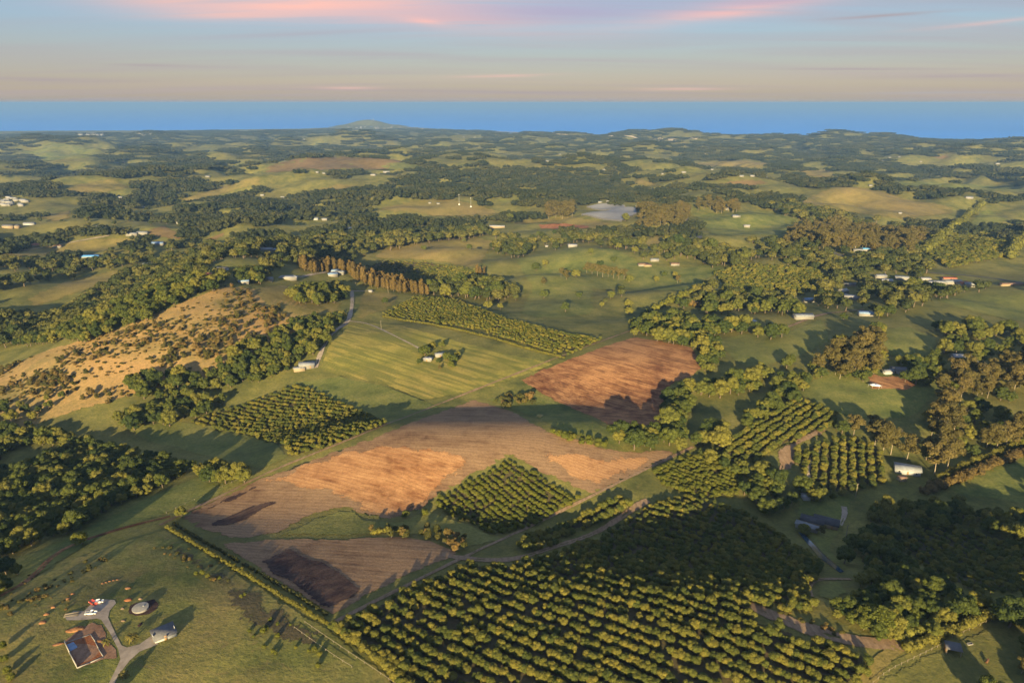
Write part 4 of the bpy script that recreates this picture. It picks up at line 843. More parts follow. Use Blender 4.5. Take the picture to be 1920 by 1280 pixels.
# ------------------------------------------------------------------ scatter the trees
TREES = []           # x, y, z, h, kind, label, group
def hgt(x, y): return height(np.asarray(x, float), np.asarray(y, float))
for k, rg in enumerate(REG):
    if rg is None or rg['t'] in 'EWS': continue
    q = densify(rg['poly'], 25)
    w = P(q[:, 0], q[:, 1]); w = w[np.hypot(w[:, 0], w[:, 1]) < 2600]
    lo = w[:, :2].min(0) - 15; hi = w[:, :2].max(0) + 15
    r = np.random.RandomState(100 + k)
    if rg['t'] == 'T':
        s = rg['s']; far = np.hypot(*((lo + hi) / 2)); s = s * (1 + max(0, far - 900) / 2500) * (1.2 if far > 860 else 1.0)
        X, Y = np.meshgrid(np.arange(lo[0], hi[0], s), np.arange(lo[1], hi[1], s)); X = X.ravel(); Y = Y.ravel()
        X = X + r.uniform(-.45, .45, X.shape) * s; Y = Y + r.uniform(-.45, .45, X.shape) * s
        H = r.uniform(rg['h'][0], rg['h'][1], X.shape) ** 1.0 * np.where(r.uniform(0, 1, X.shape) < .12, 1.3, r.uniform(.8, 1.05, X.shape)) * (1.0 if far < 860 or rg['sp'] == 'wind' else 1.3); Z = hgt(X, Y)
        keep = reg_at(X, Y, Z + H * .4) == k
        dn = fbm(X / 45.0, Y / 45.0, 40 + k, 3)
        keep &= (dn * .8 + r.uniform(0, .2, X.shape)) < np.interp(rg['dens'], [0, .3, .6, 1], [.1, .42, .52, 1.2])
    else:
        a, b = P([rg['row'][0][0], rg['row'][1][0]], [rg['row'][0][1], rg['row'][1][1]])
        t = (b - a)[:2]; t /= np.hypot(*t); n = np.array([-t[1], t[0]]); c = (lo + hi) / 2; ext = np.hypot(*(hi - lo)) / 2
        S, Q = np.meshgrid(np.arange(-ext, ext, rg['ts']), np.arange(-ext, ext, rg['rs'])); S = S.ravel(); Q = Q.ravel()
        S = S + r.uniform(-.22, .22, S.shape) * rg['ts']; Q = Q + r.uniform(-.09, .09, S.shape) * rg['rs'] + 1.4 * np.sin(S / 38.0)
        X = c[0] + t[0] * S + n[0] * Q; Y = c[1] + t[1] * S + n[1] * Q
        H = r.uniform(rg['h'][0], rg['h'][1], X.shape) * (0.75 + .5 * fbm(X / 18., Y / 18., 77, 3)) * np.where(r.uniform(0, 1, X.shape) < .07, .62, 1); Z = hgt(X, Y)
        keep = (reg_at(X, Y, Z + H * .3) == k) & (r.uniform(0, 1, X.shape) > .05 + rg['gap'])
    for x, y, z, h in zip(X[keep], Y[keep], Z[keep], H[keep]):
        TREES.append((x, y, z, h, rg['sp'], rg['label'], rg['group']))
# scrub on the tawny hillside
kS = [k for k, r_ in enumerate(REG) if r_ and r_['t'] == 'S']
r = np.random.RandomState(77)
X, Y = np.meshgrid(np.arange(-640, -120, 3.6), np.arange(420, 900, 3.6)); X = X.ravel() + r.uniform(-2.2, 2.2, X.size); Y = Y.ravel() + r.uniform(-2.2, 2.2, Y.size)
Z = hgt(X, Y); rid = reg_at(X, Y, Z + 1); dn = fbm(X / 50., Y / 50., 61, 4)
keep = np.isin(rid, kS) & (r.uniform(0, 1, X.shape) < np.clip((dn - .42) * 4.0, .05, .92))
for x, y, z, dd in zip(X[keep], Y[keep], Z[keep], dn[keep]):
    if dd > .54 and r.uniform() < .34: TREES.append((x, y, z, r.uniform(2.5, 5.5), 'scrubtree', 'bushy small tree on the tawny scrub hillside', 'scrub hillside trees'))
    else: TREES.append((x, y, z, r.uniform(.7, 2.0), 'shrub', 'low olive shrub dotted over the tawny scrub hillside', 'scrub hillside shrubs'))
# sparse trees in open country, and off the frame
r = np.random.RandomState(78)
X, Y = np.meshgrid(np.arange(-1500, 1500, 26.), np.arange(-500, 1500, 26.)); X = X.ravel() + r.uniform(-12, 12, X.size); Y = Y.ravel() + r.uniform(-12, 12, Y.size)
Z = hgt(X, Y); rid = reg_at(X, Y, Z + 3); u, v = project(X, Y, Z)
inf = (u > -40) & (u < 1960) & (v < 1320) & (Y > 20)
dn = fbm(X / 160., Y / 160., 91, 4); pr = np.where(rid == 0, np.clip((dn - .45) * 2.2, .02, .8), 0.0); pr = np.where(~inf, np.clip((dn - .48) * 2.5, 0, .6), pr)
pr = np.where((np.hypot(X, Y) < 90), 0, pr)
keep = r.uniform(0, 1, X.shape) < pr
for x, y, z in zip(X[keep], Y[keep], Z[keep]): TREES.append((x, y, z, r.uniform(6, 12), 'broad', 'scattered paddock tree in the open country', 'scattered paddock trees'))
# single trees placed at their feet: u, v, height, kind, label, group
ST = []
def one(u, v, h, sp, label, group=None): ST.append((u, v, h, sp, label, group))
for (u, v, h) in [(1600, 822, 17), (1655, 850, 21), (1640, 836, 19), (1670, 852, 20), (1700, 862, 17), (1636, 815, 14)]: one(u, v, h, 'gum', 'tall pale trunked gum tree standing beside the rounded orchard', 'gums beside the rounded orchard')
for (u, v, h) in [(1752, 890, 21), (1775, 882, 22), (1742, 860, 18), (1768, 838, 21), (1788, 812, 22), (1756, 802, 20), (1776, 776, 20), (1800, 752, 19), (1760, 742, 18), (1786, 722, 21), (1815, 706, 18), (1806, 735, 18), (1745, 825, 15), (1772, 760, 16)]: one(u, v, h, 'gum', 'tall olive gold gum tree in the long stand behind the grey shed', 'long gum stand behind the shed')
for (u, v, h) in [(1868, 842, 17), (1885, 836, 18), (1905, 822, 19), (1850, 838, 14), (1925, 830, 17)]: one(u, v, h, 'gum', 'spreading gum tree beside the long hedge field', 'gums beside the hedge field')
for (u, v, h) in [(1005, 508, 10), (1022, 500, 9), (1160, 468, 9), (960, 452, 10), (1060, 585, 9), (915, 580, 8), (938, 580, 6), (1125, 500, 8), (1108, 478, 9), (1150, 492, 8), (880, 468, 8), (795, 470, 8), (870, 455, 8), (1390, 492, 13), (1350, 488, 10), (1160, 520, 8), (1020, 560, 9), (1080, 520, 9), (1108, 510, 9), (1190, 475, 9), (1180, 530, 9), (1230, 530, 8), (1245, 520, 8), (1085, 560, 7), (1145, 560, 8), (1265, 520, 7), (1010, 445, 10), (1040, 440, 8)]:
    one(u, v, h, 'broad', 'lone rounded tree standing in the broad pasture', 'lone pasture trees')
for (u, v, h) in [(1100, 512, 12), (1110, 514, 13), (1120, 518, 13), (1130, 520, 14), (1140, 520, 12), (1150, 522, 13), (1160, 524, 12), (1170, 524, 12), (1052, 520, 10), (1062, 525, 11), (1270, 532, 9), (1020, 535, 8)]: one(u, v, h, 'gum', 'pale trunked gum tree in the row across the broad pasture', 'pale gum row in the pasture')
one(155, 1020, 7.5, 'lime', 'lone bright green tree beside the red earth track')
one(1620, 1062, 7, 'gum', 'small orange brown tree on the creek lawn')
one(1505, 1000, 6, 'lime', 'small bright green tree at the head of the creek')
one(1538, 1002, 6, 'gum', 'golden tree in front of the creek house')
one(1630, 1165, 9, 'lime', 'bright yellow green tree at the lower end of the creek wood'); one(1655, 1185, 10, 'lime', 'taller yellow green tree beside the grey headland'); one(1668, 1180, 9, 'lime', 'yellow green tree nearest the long hedge start')
one(1915, 1262, 6, 'gum', 'pale leafed tree at the bottom right corner'); one(1930, 1230, 11, 'broad', 'dark tree at the right edge of the shelter paddock')
one(722, 570, 6, 'broad', 'lone tree casting a shadow beside the ridge lane')
one(760, 968, 4.0, 'lime', 'pale round bush at the edge of the grassed swale'); one(797, 965, 4.2, 'lime', 'larger pale round bush in the grassed swale')
one(95, 745, 8, 'gum', 'small orange tree among the shrubs below the scrub hillside') ; one(156, 753, 6, 'gum', 'golden tree at the foot of the scrub hillside')
one(955, 415, 14, 'broad', 'dark rounded tree right of the mast knoll'); one(1172, 415, 14, 'broad', 'dark rounded tree beside the grey net house')
for (u, v) in [(2020, 1180), (2040, 1230), (1985, 1320), (2060, 1300), (1900, 1400), (2010, 1400), (1960, 930), (2010, 900), (2060, 960)]:      # tall trees off the frame whose shadows reach in
    w = P(u, v)[0]; TREES.append((w[0], w[1], w[2], 14, 'broad', '', ''))
for (u, v, h, sp) in [(790, 664, 7, 'broad'), (811, 656, 8, 'broad'), (838, 674, 7, 'broad'), (850, 680, 8, 'broad'), (858, 672, 7, 'broad'), (846, 690, 6, 'lime'), (786, 682, 5, 'broad'), (829, 652, 7, 'broad')]: one(u, v, h, sp, 'garden tree close around the lone meadow house', 'meadow house trees')
one(824, 694, 4.5, 'gum', 'pale golden tree in front of the meadow house')
sp_ = np.array([[s[0], s[1]] for s in ST], float); sw = P(sp_[:, 0], sp_[:, 1])
# ------------------------------------------------------------------ tree objects: 300 largest of a kind singly, the rest massed
CNT = {}
def put_tree(name, x, y, z, h, sp, label, group, cat='tree', wid=1.0, var=None):
    k = random.randrange(len(VAR[sp])) if var is None else var
    c, t, j = VAR[sp][k]
    rz = random.uniform(0, 6.283); ws = h * wid * random.uniform(.92, 1.1)
    if t is None:
        o = bpy.data.objects.new(name, c); COL.objects.link(o); o.location = (x, y, z - .03 * h)
        o.rotation_euler = (0, 0, rz); o.scale = (ws, ws, h)
    else:
        o = bpy.data.objects.new(name, None); COL.objects.link(o); o.empty_display_size = .5
        o.location = (x, y, z); o.rotation_euler = (0, 0, rz); o.scale = (ws, ws, h)
        for nm, me in (('crown', c), ('trunk', t)):
            p_ = bpy.data.objects.new(nm, me); COL.objects.link(p_); p_.parent = o
    o['label'] = label; o['category'] = cat
    if group: o['group'] = group
    return o
KINDN = {'orch': 'orchard_tree', 'lime': 'young_orchard_tree', 'broad': 'leafy_tree', 'gum': 'gum_tree', 'wind': 'windbreak_tree', 'shrub': 'shrub', 'scrubtree': 'scrub_tree'}
WID = {'orch': 1.12, 'lime': 1.25, 'broad': 1.0, 'gum': 1.0, 'wind': .8, 'shrub': 1.5, 'scrubtree': 1.1}
for (u, v, h, sp, label, group), w in zip(ST, sw): put_tree(KINDN[sp], w[0], w[1], w[2], h * (1.35 if w[1] > 700 else 1.0), sp, label, group, wid=WID[sp])
TA = np.array([t[:4] for t in TREES]); TK = np.array([t[4] for t in TREES])
tu, tv = project(TA[:, 0], TA[:, 1], TA[:, 2])
vis = (tu > 0) & (tu < 1920) & (tv < 1290) & (TA[:, 1] > 50)
dist = np.sqrt(TA[:, 0] ** 2 + TA[:, 1] ** 2 + (TA[:, 2] - CAMZ) ** 2)
size = np.where(vis, TA[:, 3] / dist, 0)
LIMIT = {'orch': 300, 'lime': 150, 'broad': 270, 'gum': 80, 'wind': 90, 'shrub': 220, 'scrubtree': 110}
def scatter(name, kind, pts, label, widf):
    """one massed object: the same tree meshes placed on a cloud of points"""
    col = bpy.data.collections.new('source_' + name)
    for k, (c, t, j) in enumerate(VAR[kind]):
        so = bpy.data.objects.new('%s_source_%02d' % (name, k), j); col.objects.link(so)
    n = len(pts); me = bpy.data.meshes.new(name); me.vertices.add(n); me.vertices.foreach_set('co', np.ascontiguousarray(pts[:, :3], np.float32).ravel())
    rr_ = np.random.RandomState(len(name))
    a = me.attributes.new('pick', 'INT', 'POINT'); a.data.foreach_set('value', rr_.randint(0, len(VAR[kind]), n).astype(np.int32))
    a = me.attributes.new('turn', 'FLOAT_VECTOR', 'POINT'); t_ = np.zeros((n, 3), np.float32); t_[:, 2] = rr_.uniform(0, 6.283, n); a.data.foreach_set('vector', t_.ravel())
    a = me.attributes.new('size', 'FLOAT_VECTOR', 'POINT'); s_ = np.stack([pts[:, 3] * widf * rr_.uniform(.9, 1.1, n)] * 2 + [pts[:, 3]], -1).astype(np.float32); a.data.foreach_set('vector', s_.ravel())
    o = mk(name, me)
    ng = bpy.data.node_groups.new(name, 'GeometryNodeTree')
    ng.interface.new_socket('Geometry', in_out='INPUT', socket_type='NodeSocketGeometry'); ng.interface.new_socket('Geometry', in_out='OUTPUT', socket_type='NodeSocketGeometry')
    gi = ng.nodes.new('NodeGroupInput'); go = ng.nodes.new('NodeGroupOutput'); ip = ng.nodes.new('GeometryNodeInstanceOnPoints'); ci = ng.nodes.new('GeometryNodeCollectionInfo')
    ci.inputs['Collection'].default_value = col; ci.inputs['Separate Children'].default_value = True; ci.inputs['Reset Children'].default_value = True
    def na(nm, ty):
        q_ = ng.nodes.new('GeometryNodeInputNamedAttribute'); q_.data_type = ty; q_.inputs['Name'].default_value = nm
        return [s for s in q_.outputs if s.enabled and s.name == 'Attribute'][0]
    e2r = ng.nodes.new('FunctionNodeEulerToRotation')
    ng.links.new(gi.outputs[0], ip.inputs['Points']); ng.links.new(ci.outputs[0], ip.inputs['Instance']); ip.inputs['Pick Instance'].default_value = True
    ng.links.new(na('pick', 'INT'), ip.inputs['Instance Index']); ng.links.new(na('turn', 'FLOAT_VECTOR'), e2r.inputs[0]); ng.links.new(e2r.outputs[0], ip.inputs['Rotation']); ng.links.new(na('size', 'FLOAT_VECTOR'), ip.inputs['Scale'])
    ng.links.new(ip.outputs[0], go.inputs[0])
    md = o.modifiers.new('scatter', 'NODES'); md.node_group = ng
    tag(o, label, kind='stuff'); return o
STN = {'orch': ('orchard_rows', 'remaining olive green orchard trees standing in rows'), 'lime': ('young_orchard_rows', 'remaining bright green young orchard trees in rows'), 'broad': ('woodland', 'mass of leafy trees over the middle distance'),
       'gum': ('gum_woodland', 'mass of gum trees in stands'), 'wind': ('windbreak_mass', 'rest of the brown green windbreak trees'), 'shrub': ('scrub_cover', 'low shrubs covering the tawny hillside'), 'scrubtree': ('scrub_woodland', 'small bushy trees over the scrub hillside')}
for kind in KINDN:
    idx = np.where(TK == kind)[0]
    if not len(idx): continue
    o_ = idx[np.argsort(-size[idx])]; own = [i for i in o_[:LIMIT[kind]] if size[i] > 0]; rest = np.array([i for i in o_ if i not in set(own)], int)
    cnt = {}
    for i in own: cnt.setdefault(TREES[i][5], []).append(i)
    place = {}
    for lb_, ii in cnt.items():
        if len(ii) < 12: continue
        uu = tu[ii]; vv = tv[ii]; u1, u2 = np.quantile(uu, [1 / 3, 2 / 3]); v1 = np.median(vv)
        for i in ii: place[i] = ', %s %s part' % ('near' if tv[i] > v1 else 'far', 'left' if tu[i] < u1 else 'right' if tu[i] > u2 else 'middle')
    for i in own:
        x, y, z, h, sp, label, group = TREES[i]; label = label + place.get(i, ''); put_tree(KINDN[kind], x, y, z, h, sp, label, group, 'shrub' if kind == 'shrub' else 'tree', WID[kind])
    if len(rest):
        nm, lb = STN[kind]
        near = rest[dist[rest] < 800]; far = rest[dist[rest] >= 800]
        if kind == 'broad':
            if len(near): scatter(nm, 'broad', TA[near], lb, WID[kind])
            if len(far): scatter('distant_woodland', 'midbroad', TA[far], 'rounded trees massed in belts in the middle distance', 1.1)
        else: scatter(nm, kind, TA[rest], lb, WID[kind])
# far country: clumps
r = np.random.RandomState(9)
def far_clumps(r0, r1, sp):
    X, Y = np.meshgrid(np.arange(-r1 * .85, r1 * .85, sp), np.arange(r0 * .4, r1, sp)); X = X.ravel() + r.uniform(-.4, .4, X.size) * sp; Y = Y.ravel() + r.uniform(-.4, .4, Y.size) * sp
    q_ = np.hypot(X, Y); k_ = (q_ > r0) & (q_ < r1) & (np.abs(np.arctan2(X, Y)) < R(50)); X = X[k_]; Y = Y[k_]
    Z = hgt(X, Y); rid = reg_at(X, Y, Z + 5)
    ty = np.array([0 if i <= 0 else {'E': 1, 'W': 2, 'T': 3, 'O': 3, 'S': 1}[REG[i]['t']] for i in range(-1, len(REG))])[rid + 1]
    n1_ = fbm(X / 210., Y / 190., 21, 4); n2_ = fbm(X / 90., Y / 90., 33, 3)
    thr = np.interp(np.hypot(X, Y), [1300, 2200, 5000, 8000], [.54, .525, .49, .43])
    wood = (n1_ * .68 + n2_ * .32) > thr - .015
    keep = np.where(ty == 2, n2_ > .12, np.where(ty == 1, n2_ > .86, np.where(ty == 3, False, wood))) & (Z > 2.5)
    return np.stack([X, Y, Z - .5, np.ones_like(X)], -1)[keep]
c1 = far_clumps(1250, 3200, 30); c2 = far_clumps(3200, 9800, 64)
c1[:, 3] = r.uniform(.75, 1.1, len(c1)); c2[:, 3] = r.uniform(.8, 1.1, len(c2))
scatter('far_woodland', 'clump', c1, 'patchwork of dark woods and tree belts over the far hills', 1.0)
scatter('coastal_forest', 'farclump', c2, 'grey green forest and hedges reaching to the coast', 1.0)
print('TREES', len(TREES), {k: int((TK == k).sum()) for k in KINDN}, len(c1), len(c2))

# ------------------------------------------------------------------ built things
def box_geo(x0, x1, y0, y1, z0, z1):
    v = np.array([(x, y, z) for z in (z0, z1) for y in (y0, y1) for x in (x0, x1)], float)
    f = np.array([(0, 2, 3), (0, 3, 1), (4, 5, 7), (4, 7, 6), (0, 1, 5), (0, 5, 4), (2, 6, 7), (2, 7, 3), (0, 4, 6), (0, 6, 2), (1, 3, 7), (1, 7, 5)]); return v, f
def part(name, geo, m, parent, smooth=False):
    if isinstance(geo, list): geo = merge(geo)
    return mk(name, npmesh(name, geo[0], geo[1], smooth), m, parent)
def thing(name, label, cat, loc, rotz=0.0, group=None):
    o = mk(name, None, None, None, loc, rotz); tag(o, label, cat, group); return o
def fan(poly):        # triangulate a convex polygon index list
    return [(poly[0], poly[k], poly[k + 1]) for k in range(1, len(poly) - 1)]
def slab(quad, th=0.12):
    """thick panel from 3 or 4 corner points (counter-clockwise from above)"""
    q = np.array(quad, float); n = np.cross(q[1] - q[0], q[2] - q[0]); n /= np.linalg.norm(n)
    k = len(q); v = np.concatenate([q, q - n * th]); f = fan(list(range(k))) + fan(list(range(2 * k - 1, k - 1, -1)))
    for a in range(k):
        b = (a + 1) % k; f += [(a, a + k, b + k), (a, b + k, b)]
    return v, np.array(f)
def house_parts(o, Lx, Wy, h, wall, roof, typ='gable', detail=1, pitch=.42):
    a, b = Lx / 2, Wy / 2; ov = .5; rh = b * pitch * 2 * .5 if typ in ('gable', 'hip') else .5
    rh = b * pitch
    v, f = box_geo(-a, a, -b, b, -1.2, h)
    gs = [(v, f)]
    if typ == 'gable':
        for s in (-1, 1):
            x = s * a
            gs.append((np.array([(x, -b, h), (x, b, h), (x, 0, h + rh), (x - s * .2, -b, h), (x - s * .2, b, h), (x - s * .2, 0, h + rh)]), np.array([(0, 1, 2), (3, 5, 4), (0, 2, 5), (0, 5, 3), (1, 4, 5), (1, 5, 2)])))
    part('wall', gs, wall, o)
    z0 = h - ov * pitch + .06; zr = h + rh + .06
    if typ == 'gable':
        A, B = a + ov, b + ov
        r_ = part('roof', [slab([(-A, -B, z0), (A, -B, z0), (A, 0, zr), (-A, 0, zr)]), slab([(A, B, z0), (-A, B, z0), (-A, 0, zr), (A, 0, zr)])], roof, o)
    elif typ == 'hip':
        A, B = a + ov, b + ov; c = max(.3, A - B)
        r_ = part('roof', [slab([(-A, -B, z0), (A, -B, z0), (c, 0, zr), (-c, 0, zr)]), slab([(A, B, z0), (-A, B, z0), (-c, 0, zr), (c, 0, zr)]), slab([(A, -B, z0), (A, B, z0), (c, 0, zr)]), slab([(-A, B, z0), (-A, -B, z0), (-c, 0, zr)])], roof, o)
    else:
        A, B = a + .4, b + .4
        r_ = part('roof', [slab([(-A, -B, h + .1), (A, -B, h + .1), (A, B, h + .1 + Wy * .03), (-A, B, h + .1 + Wy * .03)], .14)], roof, o)
        part('wall', [slab([(-a, b, h - .05), (a, b, h - .05), (a, b - .01, h + Wy * .025), (-a, b - .01, h + Wy * .025)], .15)], wall, o)
    if detail:
        n = max(1, int(Lx / 4.5))
        for k in range(n):
            x = -a + Lx * (k + .5) / n
            if k == n // 2: part('door', box_geo(x - .5, x + .5, -b - .06, -b + .05, 0, 2.1), 'wall_timber', o)
            else:
                wd = part('window', box_geo(x - .7, x + .7, -b - .05, -b + .05, .9, 2.1), 'metal_white', o)
                part('pane', box_geo(x - .6, x + .6, -b - .07, -b - .03, 1.0, 2.0), 'glass_dark', wd)
        for s in (-1, 1):
            wd = part('window', box_geo(s * a - .05, s * a + .05, -.7, .7, .9, 2.1), 'metal_white', o)
            part('pane', box_geo(s * a - .07, s * a + .07, -.6, .6, 1.0, 2.0), 'glass_dark', wd)
    return r_
def house(u, v, Lx, Wy, h, rot, wall, roof, typ, label, detail=0, name='house', cat='house', group=None, dz=0.0):
    if v < 560: Lx *= .78; Wy *= .95; h *= .9
    w = P(u, v)[0]; c, s = math.cos(R(rot)), math.sin(R(rot))
    zs = [hz(w[0] + c * x - s * y, w[1] + s * x + c * y) for x in (-Lx / 2, Lx / 2) for y in (-Wy / 2, Wy / 2)]
    o = thing(name, label, cat, (w[0], w[1], sum(zs) / 4 + dz), R(rot), group)
    house_parts(o, Lx, Wy, h, wall, roof, typ, detail); return o
# --- near buildings
house(308, 1190, 7.2, 6.4, 1.5, 38, 'wall_grey', 'roof_grey', 'flat', 'low grey roofed shed beside the forked driveway', 1, 'shed', 'shed')
house(1700, 884, 13.5, 8, 3.2, -22, 'wall_grey', 'roof_silver', 'gable', 'long silver roofed farm shed between the gums and long hedge', 1, 'shed', 'shed')
house(1690, 900, 4, 3, 2.4, 10, 'wall_cream', 'roof_brown', 'gable', 'tiny sunlit hut in front of the silver farm shed', 0, 'shed', 'shed')
house(1522, 982, 11, 6, 3, -28, 'wall_cream', 'roof_dark', 'gable', 'dark roofed creek house wing with sunlit cream end wall', 1)
house(1548, 984, 12, 7, 3, -28, 'wall_cream', 'roof_dark', 'gable', 'dark roofed main creek house with orange lit wall', 1)
house(1512, 992, 11, 3.5, 2.6, -34, 'wall_white', 'roof_silver', 'flat', 'narrow silver roofed carport beside the creek house', 0, 'carport', 'carport')
house(1510, 935, 4, 4, 2.6, 0, 'wall_grey', 'roof_silver', 'gable', 'small silver roofed hut behind the creek house', 0, 'shed', 'shed')
house(576, 688, 12, 8, 3.2, 12, 'wall_white', 'roof_silver', 'gable', 'silver roofed shed at the end of the ridge lane', 1, 'shed', 'shed')
house(562, 694, 9, 5, 2.6, 12, 'wall_cream', 'roof_silver', 'flat', 'lower lean-to shed attached below the ridge lane shed', 0, 'shed', 'shed')
house(824, 668, 7.5, 5, 2.6, 25, 'wall_white', 'roof_silver', 'gable', 'white house among garden trees in the mown meadow', 1)
house(803, 676, 6.5, 5, 2.5, -20, 'wall_white', 'roof_white', 'hip', 'white cottage at the left of the meadow house garden', 1)
house(1688, 698, 14, 8, 3, -14, 'wall_grey', 'roof_grey', 'hip', 'grey roofed house at the top of the marquee field', 1)
house(1664, 700, 8, 5, 2.6, 10, 'wall_grey', 'roof_silver', 'gable', 'small silver shed beside the grey roofed house', 0, 'shed', 'shed')
house(1804, 674, 16, 8, 3.4, -8, 'wall_white', 'roof_white', 'gable', 'white roofed house in the shaded paddock at right', 1)
house(1822, 682, 6, 5, 2.6, 0, 'wall_grey', 'roof_silver', 'gable', 'small shed beside the white roofed right hand house', 0, 'shed', 'shed')
house(1505, 597, 18, 9, 3.5, 6, 'wall_white', 'roof_silver', 'gable', 'pale barn beside the curving earth road', 0, 'shed', 'barn')
house(1622, 592, 13, 8, 3.5, -10, 'wall_white', 'roof_blue', 'gable', 'blue roofed house below the village', 0)
house(1518, 566, 15, 8, 3.5, 8, 'wall_white', 'roof_blue', 'gable', 'pale blue roofed shed among hedges', 0, 'shed', 'shed')
house(1580, 549, 14, 9, 4, 30, 'wall_white', 'roof_white', 'gable', 'white gabled house left of the village street', 0)
house(1598, 562, 18, 9, 4, -35, 'wall_white', 'roof_white', 'gable', 'long white barn below the gabled village house', 0, 'shed', 'barn')
house(1592, 536, 20, 8, 3, 0, 'wall_cream', 'roof_grey', 'gable', 'low grey roofed shed at the village orchard edge', 0, 'shed', 'shed')
for k, (u, v, lx, rt, rf, lb) in enumerate([(1650, 521, 18, 8, 'roof_silver', 'silver roofed house at the left of the village row'), (1662, 530, 16, -15, 'roof_white', 'white roofed house in front of the village row'), (1690, 524, 20, -25, 'roof_silver', 'long silver roofed house in the village row'),
        (1733, 527, 16, 5, 'roof_white', 'white shed at the left of the farm complex'), (1742, 534, 14, 20, 'roof_white', 'white cottage in front of the farm complex'), (1760, 533, 22, 0, 'roof_silver', 'wide silver barn in the farm complex'),
        (1785, 532, 30, 8, 'roof_silver', 'longest silver roofed barn of the farm complex'), (1778, 526, 22, 0, 'roof_red', 'red roofed house behind the farm barns'), (1804, 535, 16, 14, 'roof_red', 'small orange roofed house at the end of the barns'), (1818, 537, 16, -18, 'roof_silver', 'silver cottage at the right end of the farm')]):
    house(u, v, lx, 9, 4, rt, 'wall_white', rf, 'gable', lb, 0, 'farm_house', 'house')
house(1895, 535, 34, 7, 3, 2, 'wall_cream', 'roof_brown', 'gable', 'long low brown roofed shed at the right edge field', 0, 'shed', 'shed')
